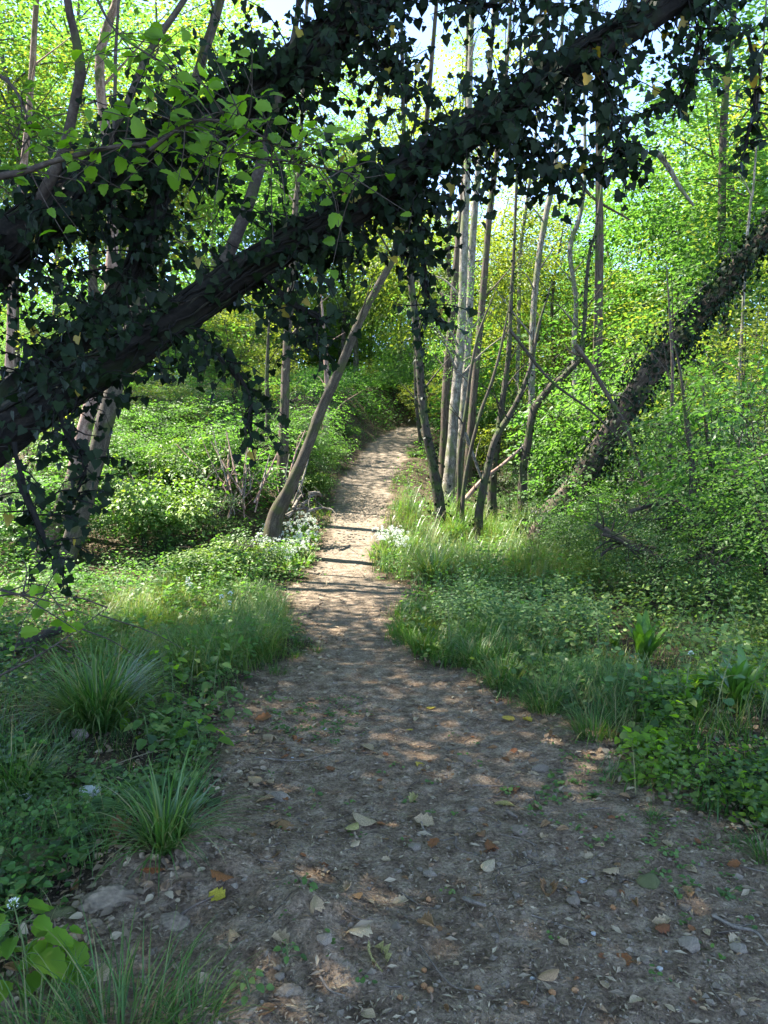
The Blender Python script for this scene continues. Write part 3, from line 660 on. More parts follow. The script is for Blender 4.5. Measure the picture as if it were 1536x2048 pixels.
midtree('slim white stem to the left of the thin whitish trunk', [(1030, 880, 10), (1036, 700, 10), (1040, 520, 9), (1050, 430, 9), (1062, 340, 8), (1075, 230, 7), (1088, 60, 5)], 27, 'paleb', 27, 7, .08, 12, 20, crown=6, twigL=1.5)
midtree('straight brown trunk in the middle of the right-hand wood', [(1190, 900, 26), (1194, 760, 24), (1197, 620, 22), (1199, 480, 21), (1198, 360, 18), (1196, 200, 14), (1190, 20, 10)], 19, 'brown', 19, 9, .1, 12, 21, crown=16, twigL=1.4)
midtree('slender dark trunk deep in the right-hand wood', [(1452, 860, 24), (1448, 620, 22), (1444, 400, 20), (1450, 200, 18), (1470, 0, 14)], 21, 'darkb', 21, 8, .1, 6, 22)
midtree('thin straight stem beside the right edge of the wood', [(1340, 900, 9), (1345, 760, 8), (1340, 640, 7), (1332, 520, 5)], 11, 'smooth', 11, 6, .06, 4, 23, twigL=.7)
midtree('thin dark sapling leaning left in front of the green wall', [(1382, 960, 9), (1372, 850, 8), (1360, 740, 7), (1340, 660, 5)], 9, 'darkb', 9, 6, .06, 4, 24, twigL=.6, crown=10, crownmat='beech')
midtree('pale thin pole standing in the undergrowth at the right', [(1398, 1060, 11), (1390, 960, 10), (1378, 860, 9), (1370, 790, 7)], 9.5, 'smooth', 9.5, 6, .06, 2, 25, twigL=.6)
midtree('second pale thin pole a little right of the first', [(1432, 1050, 11), (1424, 950, 10), (1412, 850, 9), (1405, 760, 6)], 9.8, 'smooth', 9.8, 6, .06, 2, 26, twigL=.6)
midtree('white thin stem at the right edge above the leaning trunk', [(1470, 900, 8), (1485, 640, 8), (1492, 500, 8), (1502, 400, 7), (1510, 330, 5)], 15, 'paleb', 15, 6, .06, 3, 27)
midtree('dark trunk beside the slope, mostly hidden by leaves', [(530, 960, 14), (536, 850, 12), (534, 750, 11), (540, 600, 9)], 17, 'darkb', 17, 8, .1, 4, 28, ivy=120)
midtree('mid-sized trunk at the right of the path on the bend', [(838, 960, 10), (842, 900, 9), (832, 800, 9), (828, 650, 8)], 24, 'darkb', 24, 7, .1, 4, 29)
# reddish post-like stump stems beyond the leaning mossy tree
midtree('short reddish stem on the bank left of the path', [(650, 870, 16), (654, 810, 14), (652, 720, 12), (640, 560, 8)], 22, 'pinkb', 22, 8, .1, 3, 30)

# big leaning ivy-clad tree on the right
LT = [(1088, 1062, 52), (1130, 1000, 48), (1180, 930, 46), (1235, 845, 46), (1290, 760, 44), (1345, 690, 42), (1390, 640, 36), (1440, 580, 32), (1490, 515, 30), (1545, 455, 28), (1640, 360, 24), (1760, 260, 18)]
P_, r_ = stem_points(LT, 13.5, 10.5); lt = thing('tree', 'thick ivy-clad trunk leaning steeply to the right edge', 'tree', P_[0]); org = np.array(lt.location)
C_ = catmull(P_ - org, 6); rr_ = np.interp(np.linspace(0, len(P_) - 1, len(C_)), np.arange(len(P_)), r_)
b = Buf(); tube(b, C_, rr_, 14, .14, 9); obj('trunk', b.mesh('trunk', M['brown'], tc=True), lt)
ivy_cover(C_ + org, rr_, 5200, 'thick trunk leaning to the right edge', .065, 1.6, .08, .97)

# ------------------------------------------------------------------ the near ivy-hung stems overhead
IV = {}
def near_stem(label, pts, d, mat='ivybark', d1=None, sides=26, rough=.24, seed=0, extra=None, name='tree'):
    P, Rr = stem_points(pts, d, d1, False); Rr = Rr * .60; o = thing(name, label, 'tree', P[0]); org = np.array(o.location)
    C = catmull(P, 14); rr = np.interp(np.linspace(0, len(P) - 1, len(C)), np.arange(len(P)), Rr)
    b = Buf(); tube(b, C - org, rr, sides, rough, seed); obj('trunk', b.mesh('trunk', M[mat], tc=True), o)
    return o, C, rr
# the mother tree stands left of the frame; its stems cross the view
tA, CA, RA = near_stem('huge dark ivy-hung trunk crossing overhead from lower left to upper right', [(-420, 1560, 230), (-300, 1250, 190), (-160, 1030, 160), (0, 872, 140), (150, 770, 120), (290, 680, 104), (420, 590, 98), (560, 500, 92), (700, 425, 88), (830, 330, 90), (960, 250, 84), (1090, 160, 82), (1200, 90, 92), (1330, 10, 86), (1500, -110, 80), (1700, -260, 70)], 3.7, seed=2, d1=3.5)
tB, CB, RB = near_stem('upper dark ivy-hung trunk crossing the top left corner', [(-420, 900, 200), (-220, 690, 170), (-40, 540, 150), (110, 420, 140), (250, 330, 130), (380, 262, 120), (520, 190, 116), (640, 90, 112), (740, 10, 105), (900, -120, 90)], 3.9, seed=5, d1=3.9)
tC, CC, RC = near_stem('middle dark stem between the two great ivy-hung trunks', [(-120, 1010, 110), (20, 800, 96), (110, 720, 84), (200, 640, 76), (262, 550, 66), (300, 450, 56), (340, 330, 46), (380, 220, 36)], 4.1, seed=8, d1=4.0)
tD, CD, RD = near_stem('smooth red-brown stem rising from the great trunk', [(380, 640, 48), (405, 600, 46), (440, 545, 44), (485, 440, 40), (515, 350, 36), (540, 260, 30), (560, 180, 24), (590, 60, 18), (600, -40, 14)], 3.85, 'smooth', seed=11, sides=14, rough=.06)
tE, CE, RE = near_stem('knobbly pale young stem at the top left', [(20, 520, 44), (60, 440, 40), (95, 370, 38), (128, 300, 34), (150, 200, 30), (160, 140, 32), (152, 80, 26), (138, 20, 24), (128, -60, 22)], 3.95, d1=3.3, mat= 'smooth', seed=12, sides=14, rough=.12)
tF, CF, RF = near_stem('slim mossy stem slanting up right at the top', [(190, 360, 28), (228, 270, 26), (262, 190, 24), (290, 120, 22), (320, 70, 20), (355, 20, 18), (400, -50, 16)], 3.9, 'mossy', seed=13, sides=12, rough=.08)
tG, CG, RG = near_stem('thin dark upright branch near the top centre', [(372, 270, 16), (395, 160, 14), (410, 110, 12), (425, 50, 10), (436, -30, 9)], 3.88, 'darkb', seed=14, sides=8, rough=.05)
tH, CH, RH = near_stem('thin grey vertical branch in the upper left', [(226, 350, 14), (230, 180, 12), (231, 110, 12), (235, 40, 10), (240, -30, 9)], 3.88, 'smooth', seed=15, sides=8, rough=.05)

def vines_on(C, rr, n, seed, parent_name='ivy_vine'):
    """woody ivy stems creeping over a trunk"""
    b = Buf()
    for i in range(n):
        j0 = rng.integers(0, len(C) - 20); m = rng.integers(18, min(90, len(C) - j0)); a = rng.uniform(0, 6.28); k = np.arange(m)
        ang = a + np.cumsum(rng.normal(0, .09, m)) + rng.normal(0, .012) * k
        T = norm(np.gradient(C, axis=0))[j0:j0 + m]; U = norm(np.cross(T, [0, 0, 1.0])); B = np.cross(T, U)
        w = rng.uniform(.004, .013); p = C[j0:j0 + m] + (U * np.cos(ang)[:, None] + B * np.sin(ang)[:, None]) * (rr[j0:j0 + m] * 1.0 + w * .5)[:, None]
        tube(b, p, np.linspace(w, w * .5, m), 6, .1, i)
    return b
def strands(C, rr, n, lo, hi, lenr, down, seed, spread=1.0, step=.045, T2=None):
    """hanging and spreading leafy shoots; returns (stem buffer, leaf positions, tips, normals)"""
    b = Buf(); P = []; TP = []; NR = []
    for i in range(n):
        j = int(rng.uniform(lo, hi) * (len(C) - 1)); L = rng.uniform(*lenr); v = rng.normal(size=3) * spread; v[2] = v[2] * .6; v = v / np.linalg.norm(v)
        p = C[j] + v * rr[j]; m = max(4, int(L / step)); q = [p.copy()]; dv = v.copy()
        for k in range(m):
            dv = dv + np.array([0, 0, -down]) + rng.normal(size=3) * .22; dv = dv / np.linalg.norm(dv); p = p + dv * step; q.append(p.copy())
            s = np.cross(dv, rng.normal(size=3)); s /= np.linalg.norm(s); s[2] = min(s[2], .2)
            P.append(p + s * rng.uniform(.006, .03)); TP.append(s * .55 + np.array([0, 0, -1.0]) + rng.normal(size=3) * .35)
            nv = np.array([rng.normal() * .6, -1.0 if rng.random() < .7 else 1.0, rng.normal() * .4 + .15]); NR.append(nv)
        tube(b, np.array(q), np.linspace(.0042, .0018, len(q)), 4)
    return b, np.array(P), np.array(TP), np.array(NR)
ivym = [Buf(), Buf()]
for q, T in zip(ivym, (T_IVY, T_IVY2)): place(q, T, np.zeros((1, 3)), np.eye(3)[None], [1], np.zeros(1))
IVYME = [q.mesh('ivy_leaf', M['ivy']) for q in ivym]; IVYY = ivym[1].mesh('yellow_ivy_leaf', M['ivyyellow'])
def make_ivy(label, sets, C, rr, nvines, coat, nparts, seed, yellow=.012, leaf=(.03, .062)):
    org = C[0]; o = thing('ivy', label, 'ivy', org); b = vines_on(C, rr, nvines, seed)
    Ps, Ts, Ns = [], [], []
    for s in sets:
        sb, P, T, Nn = strands(C, rr, *s)
        b.V += sb.V; b.F += [f + b.n for f in sb.F]; b.R += sb.R; b.T += sb.T; b.n += sb.n; Ps.append(P); Ts.append(T); Ns.append(Nn)
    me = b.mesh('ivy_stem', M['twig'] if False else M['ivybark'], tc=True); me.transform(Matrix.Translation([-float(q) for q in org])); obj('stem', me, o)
    lo_, hi_ = coat[1], coat[2]; n = coat[0]; j = (rng.uniform(lo_, hi_, n) * (len(C) - 2)).astype(int); v = rdir(n, .35); c = C[j]
    Ps.append(c + v * (rr[j] * rng.uniform(.95, 1.6, n))[:, None]); Ts.append(v * .5 + np.array([0, 0, -.9]) + rng.normal(size=(n, 3)) * .4); Ns.append(v + rng.normal(size=(n, 3)) * .35)
    P = np.concatenate(Ps); T = np.concatenate(Ts); Nn = np.concatenate(Ns); Rm = frames(T, Nn); S = rng.uniform(*leaf, len(P)) * rng.uniform(.75, 1, len(P)); r = rng.random(len(P))
    px, py, dd = project(P); vis = (px > 0) & (px < 1536) & (py > 0) & (py < 2048)
    score = np.where(vis, S / dd, 0); idx = np.argsort(-score)[:nparts]; mask = np.ones(len(P), bool); mask[idx] = False
    for i in idx:
        lf = obj('leaf', IVYY if rng.random() < yellow * 3 else IVYME[i % 2], o); frame_obj(lf, P[i] - org, Rm[i], S[i])
    b = Buf(); k = np.where(mask)[0]
    for h_, T_ in ((0, T_IVY), (1, T_IVY2)):
        q = k[k % 2 == h_]; place(b, T_, P[q] - org, Rm[q], S[q], r[q])
    obj('leaves', b.mesh('ivy_leaves', M['ivy']), o, kind='stuff')
    return o
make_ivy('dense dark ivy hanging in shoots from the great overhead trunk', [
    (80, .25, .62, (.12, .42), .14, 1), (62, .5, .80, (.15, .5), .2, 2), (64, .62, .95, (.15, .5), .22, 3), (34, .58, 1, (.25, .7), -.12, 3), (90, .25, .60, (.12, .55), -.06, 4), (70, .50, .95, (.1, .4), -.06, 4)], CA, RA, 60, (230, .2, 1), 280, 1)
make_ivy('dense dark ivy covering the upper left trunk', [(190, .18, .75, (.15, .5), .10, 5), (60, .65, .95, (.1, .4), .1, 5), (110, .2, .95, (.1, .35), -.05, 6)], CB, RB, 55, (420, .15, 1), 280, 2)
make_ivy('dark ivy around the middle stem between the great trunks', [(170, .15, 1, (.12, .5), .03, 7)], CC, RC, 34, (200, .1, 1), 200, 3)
# hanging bunches that drop below the trunks
def bunch(label, pts, d, n, lenr, down, nparts, seed):
    P, _ = stem_points([(a, b_, 8) for a, b_ in pts], d, d, False); C = catmull(P, 12); rr = np.full(len(C), .008)
    make_ivy(label, [(n, 0, 1, lenr, down, seed)], C, rr, 3, (20, 0, 1), nparts, seed)
bunch('long ivy bunch dangling over the foot of the dark trunks right of the path', [(800, 300), (830, 420), (845, 520), (860, 640)], 3.7, 66, (.08, .24), .1, 140, 11)
bunch('ivy bunch hanging low at the left edge below the great trunk', [(110, 780), (130, 860), (170, 940), (120, 1040)], 3.4, 34, (.12, .3), .12, 120, 12)
bunch('trailing ivy shoot over the reddish trunks', [(20, 860), (40, 960), (80, 1060), (100, 1120)], 3.1, 20, (.1, .26), .1, 90, 13)
bunch('ivy shoots dangling in front of the blue sky gap', [(1000, 240), (1060, 290), (1100, 330), (1140, 360)], 3.5, 40, (.06, .22), .15, 120, 14)
bunch('ivy spray drooping across the sky at the upper right', [(1180, 80), (1220, 200), (1230, 280), (1240, 330)], 3.4, 44, (.08, .26), .15, 110, 15)
bunch('ivy shoots in the top right corner', [(1380, -20), (1400, 80), (1370, 180), (1350, 230)], 3.6, 34, (.1, .3), .12, 110, 16)
bunch('ivy shoots hanging over the sky patch at top centre', [(690, -30), (730, 50), (760, 110), (800, 170)], 3.7, 46, (.08, .28), .08, 110, 21)
bunch('ivy shoots along the top edge right of centre', [(860, -30), (960, 10), (1040, -10), (1140, 20)], 3.7, 40, (.08, .24), .15, 110, 22)
bunch('thin ivy shoots at the right edge near the top', [(1500, 60), (1515, 150), (1510, 230), (1490, 300)], 3.6, 14, (.08, .22), .12, 60, 17)
bunch('ivy shoots reaching right below the great trunk at the left', [(380, 650), (450, 720), (500, 790), (490, 850)], 3.5, 20, (.1, .26), .12, 110, 18)
bunch('ivy shoots drooping in the middle under the great trunk', [(520, 560), (590, 610), (640, 640), (600, 700)], 3.6, 26, (.1, .28), .12, 110, 19)

# ------------------------------------------------------------------ hazel branch with bright leaves, upper left
hm = Buf(); place(hm, T_HAZEL, np.zeros((1, 3)), np.eye(3)[None], [1], np.zeros(1)); HME = hm.mesh('hazel_leaf', M['hazel'])
def leafy_branch(label, pts, d, nb, nleaf, size, name='branch', me=HME, stem='smooth', w=12, seed=0, face=(0, -.4, 1), cat='branch', d1=None, jit=.5):
    P, Rr = stem_points([(a, b_, w * (1 - .7 * i / (len(pts) - 1))) for i, (a, b_) in enumerate(pts)], d, d1 or d, False); o = thing(name, label, cat, P[0]); org = P[0]; C = catmull(P, 8)
    rr = np.interp(np.linspace(0, len(P) - 1, len(C)), np.arange(len(P)), Rr)
    b = Buf(); tube(b, C - org, rr, 8, .08, seed); ends = []
    for i in range(nb):
        j = rng.integers(len(C) // 4, len(C)); v = rng.normal(size=3) * np.array([1, .8, .55]); v /= np.linalg.norm(v); L = rng.uniform(.12, .38)
        q = catmull([C[j], C[j] + v * L * .5 + rng.normal(size=3) * .02, C[j] + v * L + np.array([0, 0, -.03])], 4); tube(b, q - org, np.linspace(.003, .001, len(q)), 4); ends.append(q)
    obj('wood', b.mesh('branch_wood', M[stem], tc=True), o)
    for i in range(nleaf):
        q = ends[i % len(ends)]; p = q[min(len(q) - 1, int(rng.uniform(.25, 1) * len(q)))]; s = size * rng.uniform(.6, 1.15)
        tip = np.array([rng.normal() * .9, rng.normal() * .6 - .2, -.15 + rng.normal() * .25]); nr = np.array(face) + rng.normal(size=3) * jit
        lf = obj('leaf', me, o); frame_obj(lf, p - org + tip * .01, frames(tip[None], nr[None])[0], s)
    return o
leafy_branch('long pale hazel branch reaching in from the left with bright green leaves', [(-60, 362), (40, 345), (110, 322), (215, 296), (300, 285), (365, 262)], 2.9, 30, 75, .056, w=16, seed=1, face=(0, -.9, .8))
leafy_branch('leafy hazel twigs glowing green over the centre of the upper left trunk', [(300, 300), (370, 250), (430, 240), (500, 260), (570, 300)], 2.8, 40, 105, .052, w=8, seed=2, face=(0, -.9, .8))
leafy_branch('hazel twig with bright leaves sloping down in front of the great trunk', [(420, 270), (480, 310), (560, 320), (640, 335), (720, 350)], 3.0, 26, 60, .05, w=7, seed=3, face=(0, -.9, .8))
leafy_branch('leafy hazel twigs at the left edge of the upper view', [(-40, 120), (30, 180), (60, 260), (40, 300)], 3.0, 22, 50, .05, w=8, seed=4, face=(0, -.9, .8))
leafy_branch('dim rounded leaves on a low twig at the left edge', [(-60, 1160), (0, 1180), (60, 1190), (110, 1180)], 2.6, 12, 22, .05, w=6, seed=5, face=(0, -1, .5))
leafy_branch('bare thin twig with a few leaves sloping over the grass at the left', [(-40, 1370), (60, 1320), (140, 1270), (215, 1215)], 2.9, 6, 6, .04, w=5, seed=6)
leafy_branch('fresh leafy twigs hanging at the top centre', [(180, -30), (230, 60), (300, 110), (360, 140)], 3.1, 22, 60, .055, w=6, seed=7, face=(0, -.9, .8))

# ------------------------------------------------------------------ ground vegetation
def wpoly(pts): return np.array([gnd(a, b_)[:2] for a, b_ in pts])
def inpoly(x, y, poly):
    c = np.zeros(len(x), bool); n = len(poly)
    for i in range(n):
        x1, y1 = poly[i]; x2, y2 = poly[(i + 1) % n]
        k = ((y1 > y) != (y2 > y)) & (x < (x2 - x1) * (y - y1) / (y2 - y1 + 1e-12) + x1); c ^= k
    return c
def scatter_poly(n, poly):
    lo, hi = poly.min(0), poly.max(0); out = np.zeros((0, 2))
    while len(out) < n:
        p = rng.uniform(lo, hi, (n * 3, 2)); out = np.vstack([out, p[inpoly(p[:, 0], p[:, 1], poly)]])
    return out[:n]
def field(n, y0, y1, margin=.0, thr=0.0, freq=1.0, seed=0, xr=.62, side=0):
    """points off the path, even on screen, kept where noise is high"""
    out = np.zeros((0, 2))
    while len(out) < n:
        y = np.exp(rng.uniform(math.log(y0), math.log(y1), n * 3)); x = y * rng.uniform(-xr, xr, n * 3)
        k = (pmask(x, y) < -margin - .25 * (vnoise2(x * 3, y * 3) - .5)) & (vnoise2(x * freq + seed, y * freq) > thr)
        if side: k &= (x * side > 0)
        out = np.vstack([out, np.stack([x, y], -1)[k]])
    return out[:n]
def base(p): return np.stack([p[:, 0], p[:, 1], H(p[:, 0], p[:, 1])], -1)

def grass_field(name, P, L, w, mat, lean=(.05, .5), curve=(.3, 1.6)):
    n = len(P); b = Buf(); hf = .4 + 1.15 * vnoise2(P[:, 0] * 2.3 + 9, P[:, 1] * 2.3) * (.7 + .6 * vnoise2(P[:, 0] * 7, P[:, 1] * 7)); cl = np.clip(.55 * vnoise2(P[:, 0] * 1.9, P[:, 1] * 1.9 + 4) + .5 * rng.random(n), 0, .99)
    cl = np.where(rng.random(n) < .07, .99, cl * .9); az = rng.uniform(0, 6.28, n) * .6 + 9 * vnoise2(P[:, 0] * 1.5, P[:, 1] * 1.5)
    ribbons(b, base(P) - [0, 0, .01], az, rng.uniform(*L, n) * hf, rng.uniform(*lean, n), rng.uniform(*curve, n), rng.uniform(*w, n), cl, 4)
    obj(name, b.mesh(name, mat), kind='stuff')
def clumpy(P, k, rad):
    """gather k blades round each point"""
    q = np.repeat(P, k, 0); return q + rng.normal(size=q.shape) * rad
grass_field('grass_left', clumpy(scatter_poly(900, wpoly([(215, 1335), (420, 1370), (545, 1330), (575, 1250), (540, 1190), (400, 1150), (240, 1215), (150, 1290)])), 16, .05), (.12, .38), (.003, .009), M['grass'])
grass_field('grass_right', clumpy(scatter_poly(850, wpoly([(780, 1275), (880, 1330), (1000, 1390), (1130, 1440), (1230, 1460), (1330, 1420), (1250, 1330), (1050, 1260), (880, 1200), (800, 1215)])), 14, .05), (.10, .30), (.003, .007), M['grass'])
grass_field('grass_path_edge', clumpy(field(1500, 2.2, 26, -.05, .45, 1.3, 3), 9, .03), (.05, .16), (.002, .005), M['grass'])
grass_field('tall_sedge_grass', clumpy(scatter_poly(520, wpoly([(740, 1140), (850, 1180), (1000, 1190), (1230, 1190), (1260, 1120), (1060, 1060), (900, 1030), (790, 1030)])), 16, .06), (.3, .62), (.005, .010), M['sedge'], (.0, .35), (.2, 1.4))
grass_field('bank_grass', clumpy(field(900, 12, 32, .0, .35, .7, 8, .3), 12, .05), (.12, .35), (.006, .012), M['grass'])

HERO = [gnd(a, b_)[:2] for a, b_ in ((1285, 1335), (1475, 1425), (195, 1452), (330, 1690), (868, 1165))]
def leaf_field(name, P, hz, size, mat, T, tilt=.5, up=1.0, kk=1):
    for hx, hy in HERO: P = P[~((np.abs(P[:, 0] - hx * P[:, 1] / hy) < .30) & (P[:, 1] < hy + .15) & (P[:, 1] > hy - .9))]
    n = len(P); B = base(P); B[:, 2] += rng.uniform(*hz, n) * (.4 + 1.0 * vnoise2(P[:, 0] * 2.1, P[:, 1] * 2.1)); b = Buf()
    tip = rdir(n) * np.array([1, 1, .25]); nr = np.stack([rng.normal(size=n) * tilt, rng.normal(size=n) * tilt - .15, np.full(n, up)], -1)
    sf = .6 + .8 * vnoise2(P[:, 0] * 2.7 + 31, P[:, 1] * 2.7); cl = np.clip(.6 * vnoise2(P[:, 0] * 2.2 + 7, P[:, 1] * 2.2) + .4 * rng.random(n), 0, .99)
    place(b, T, B, frames(tip, nr), rng.uniform(*size, n) * sf, cl); obj(name, b.mesh(name, mat, smooth=False), kind='stuff')
leaf_field('undergrowth_herbs', clumpy(field(2000, 2.3, 24, .05, .28, .9, 1), 6, .05), (.01, .16), (.015, .05), M['herb'], T_ROUND)
leaf_field('undergrowth_seedlings', clumpy(field(3000, 2.3, 24, .05, .35, 1.4, 21), 7, .05), (.01, .2), (.012, .045), M['maple'], T_OVATE)
leaf_field('undergrowth_dark_leaves', clumpy(field(1500, 2.3, 24, .05, .4, 1.1, 33), 6, .04), (.01, .12), (.02, .065), M['dark'], T_IVY)
grass_field('grass_wisps', clumpy(field(2600, 2.3, 20, .05, .3, 1.7, 44), 5, .03), (.08, .3), (.002, .005), M['grass'])
leaf_field('undergrowth_leaves', clumpy(field(9500, 9, 50, .1, .12, .6, 2, .7), 8, .14), (.02, .45), (.04, .085), M['maple'], T_DIA)
leaf_field('leafy_bank_at_path_top', clumpy(np.vstack([scatter_poly(1900, np.array([(-4, 27), (-.9, 28.5), (.3, 31.2), (1.2, 34), (4.2, 38.5), (8.5, 44), (4, 47), (-4, 46)])), scatter_poly(500, np.array([(-6.5, 25), (-1.4, 25), (-.9, 29), (.2, 33), (3, 36), (7, 42), (-6, 44)])), scatter_poly(500, np.array([(-6.5, 13), (-2.2, 14), (-1.6, 20), (-1.4, 26), (-6.5, 26)]))]), 13, .2), (.02, .9), (.07, .13), M['maple'], T_DIA, .7)
leaf_field('ground_ivy_right', clumpy(scatter_poly(1000, wpoly([(1240, 1560), (1330, 1610), (1450, 1640), (1700, 1700), (1800, 1450), (1536, 1330), (1330, 1380), (1290, 1450)])), 6, .035), (.005, .14), (.014, .05), M['herb'], T_ROUND, .5)
leaf_field('mixed_leaves_right', clumpy(scatter_poly(700, wpoly([(1240, 1560), (1330, 1610), (1450, 1640), (1700, 1700), (1800, 1450), (1536, 1330), (1330, 1380), (1290, 1450)])), 6, .05), (.02, .2), (.02, .06), M['hazel'], T_OVATE, .5)
grass_field('grass_right_corner', clumpy(scatter_poly(330, wpoly([(1200, 1560), (1330, 1610), (1450, 1640), (1700, 1700), (1800, 1400), (1536, 1250), (1280, 1300)])), 8, .04), (.08, .3), (.003, .008), M['grass'])
leaf_field('verge_leaves_left', clumpy(scatter_poly(260, wpoly([(215, 1335), (420, 1370), (545, 1330), (575, 1250), (540, 1190), (400, 1150), (240, 1215), (150, 1290)])), 8, .05), (.05, .3), (.03, .07), M['maple'], T_OVATE, .5)
leaf_field('nettle_leaves', clumpy(scatter_poly(700, wpoly([(870, 1260), (1000, 1310), (1130, 1330), (1230, 1290), (1180, 1210), (1040, 1180), (930, 1190), (870, 1215)])), 9, .03), (.1, .42), (.03, .055), M['nettle'], T_OVATE, .3)
leaf_field('bramble_leaves', clumpy(scatter_poly(1400, wpoly([(1080, 1290), (1300, 1400), (1700, 1480), (1900, 1300), (1700, 1180), (1400, 1110), (1200, 1120), (1120, 1200)])), 7, .05), (.08, .55), (.03, .06), M['herb'], T_OVATE, .5)
leaf_field('mound_herbs_left', clumpy(scatter_poly(700, wpoly([(0, 1330), (150, 1300), (250, 1230), (380, 1150), (200, 1150), (-100, 1180), (-200, 1300)])), 7, .06), (.03, .3), (.03, .055), M['maple'], T_OVATE, .5)
leaf_field('seedlings_on_path', clumpy(np.vstack([scatter_poly(60, wpoly([(300, 2000), (1500, 2000), (1450, 1650), (1200, 1480), (500, 1420), (430, 1600)])), scatter_poly(120, wpoly([(1050, 1620), (1500, 1900), (1536, 1700), (1300, 1500), (1130, 1470)])), scatter_poly(130, wpoly([(180, 1500), (700, 1480), (760, 1400), (480, 1380), (300, 1440)]))]), 6, .018), (.003, .02), (.009, .02), M['herb'], T_ROUND, .3)
leaf_field('herbs_lower_left', clumpy(scatter_poly(330, wpoly([(-200, 1720), (180, 1680), (430, 1520), (430, 1440), (300, 1430), (0, 1500), (-200, 1550)])), 7, .035), (.01, .14), (.02, .05), M['herb'], T_OVATE, .5)

# leaf litter flecks on the soil
def litter():
    b = Buf(); n = 50000
    y = np.exp(rng.uniform(math.log(1.9), math.log(14), n)); x = y * rng.uniform(-.62, .62, n); k = pmask(x, y) > -.8; P = base(np.stack([x, y], -1)[k]); n = len(P); P[:, 2] += rng.uniform(.001, .007, n)
    T = (np.array([(0, 0, 0), (.17, .45, .08), (0, 1, 0), (-.17, .45, .08)]), np.array([[0, 1, 2], [0, 2, 3]]))
    tip = rdir(n) * np.array([1, 1, .15]); nr = np.stack([rng.normal(size=n) * .55, rng.normal(size=n) * .55, np.ones(n)], -1)
    place(b, T, P, frames(tip, nr), (.006 + rng.gamma(1.5, .0075, n)) * np.minimum(1.7, .75 + P[:, 1] * .08), rng.random(n)); obj('leaf_litter', b.mesh('leaf_litter', M['litter'], smooth=False), kind='stuff')
    # brown leaves under the plants
    b = Buf(); p = field(9000, 2.2, 22, -.35, .3, 1.5, 5); P = base(p); P[:, 2] += .008; n = len(P)
    tip = rdir(n) * np.array([1, 1, .3]); nr = np.stack([rng.normal(size=n) * .5, rng.normal(size=n) * .5, np.ones(n)], -1)
    place(b, T_OVATE, P, frames(tip, nr), rng.uniform(.02, .055, n), rng.random(n)); obj('dead_leaves', b.mesh('dead_leaves', M['litter'], smooth=False), kind='stuff')
    b = Buf(); n = 5200; y = np.exp(rng.uniform(math.log(1.9), math.log(12), n)); x = y * rng.uniform(-.6, .6, n); k = pmask(x, y) > -.5; P = base(np.stack([x, y], -1)[k]); n = len(P)
    ic = np.array([(1, 0, 0), (-1, 0, 0), (0, 1, 0), (0, -1, 0), (0, 0, .7), (0, 0, -.7)], float); fc = np.array([[0, 2, 4], [2, 1, 4], [1, 3, 4], [3, 0, 4], [2, 0, 5], [1, 2, 5], [3, 1, 5], [0, 3, 5]])
    place(b, (ic, fc), P, frames(rdir(n) * np.array([1, 1, .2]), rdir(n) + [0, 0, 2]), rng.gamma(2, .0028, n) + .002, rng.random(n)); obj('gravel', b.mesh('gravel', M['stone'], smooth=False), kind='stuff')
litter()

# sedge tufts and grass tufts, each a plant of its own
def tuft(label, px, py, n, L, w, rad, mat='sedge', lean=(.05, .9), curve=(.5, 2.0), group=None, name='sedge_tuft', cat='grass tuft', seg=6, p=None):
    g = gnd(px, py) if p is None else p; o = None; b = Buf(); a = rng.uniform(0, 6.28, n); rr = np.sqrt(rng.random(n)) * rad; P = np.stack([np.cos(a) * rr, np.sin(a) * rr, np.full(n, -.02)], -1)
    lean_ = rng.uniform(*lean, n) * (.35 + .65 * rr / rad); ribbons(b, P, a + rng.normal(size=n) * .5, rng.uniform(*L, n), lean_, rng.uniform(*curve, n), rng.uniform(*w, n), rng.random(n), seg)
    o = thing(name, label, cat, g, group, b.mesh(name, M[mat])); return o
tuft('largest arching dark sedge tuft at the left beside the path', 195, 1452, 620, (.35, .72), (.008, .014), .14)
tuft('bright dark-green sedge clump growing out of the dirt behind the rock ridge', 330, 1690, 260, (.18, .46), (.006, .011), .07, lean=(.05, 1.1))
tuft('wispy sedge at the left edge below the largest tuft', 30, 1590, 240, (.2, .42), (.004, .008), .12, 'grass')
tuft('broad grass clump at the bottom left, nearest of all', 240, 2090, 200, (.16, .36), (.003, .006), .16, 'grass')
tuft('thin grass clump left of the nearest one', 80, 2075, 110, (.15, .3), (.003, .005), .10, 'grass')
tuft('grass clump at the bottom left beside the rock ridge', 380, 2060, 90, (.1, .24), (.003, .005), .08, 'grass')
tuft('spiky dark sedge with pale dead leaves right of the narrow path', 868, 1165, 420, (.45, .85), (.010, .017), .14)
tuft('sedge clump behind the spiky one by the path', 800, 1100, 240, (.35, .6), (.008, .012), .16)
tuft('tall sedge at the foot of the dark ivy-speckled trunk', 905, 1075, 260, (.4, .75), (.008, .013), .2)
tuft('pale sedge in the sunny spot among the sedges', 975, 1165, 260, (.35, .7), (.006, .010), .12, 'grass')
tuft('sedge with drooping seed heads right of the sunny spot', 1080, 1140, 260, (.4, .75), (.008, .012), .18)
tuft('sedge clump in the shade below the leaning trunk', 1180, 1150, 240, (.3, .6), (.008, .012), .18)
tuft('soft grass clump bulging onto the path at the right', 1190, 1470, 260, (.14, .32), (.003, .006), .13, 'grass')
tuft('grass clump at the path edge behind the bulging one', 1090, 1420, 230, (.12, .3), (.003, .006), .12, 'grass')
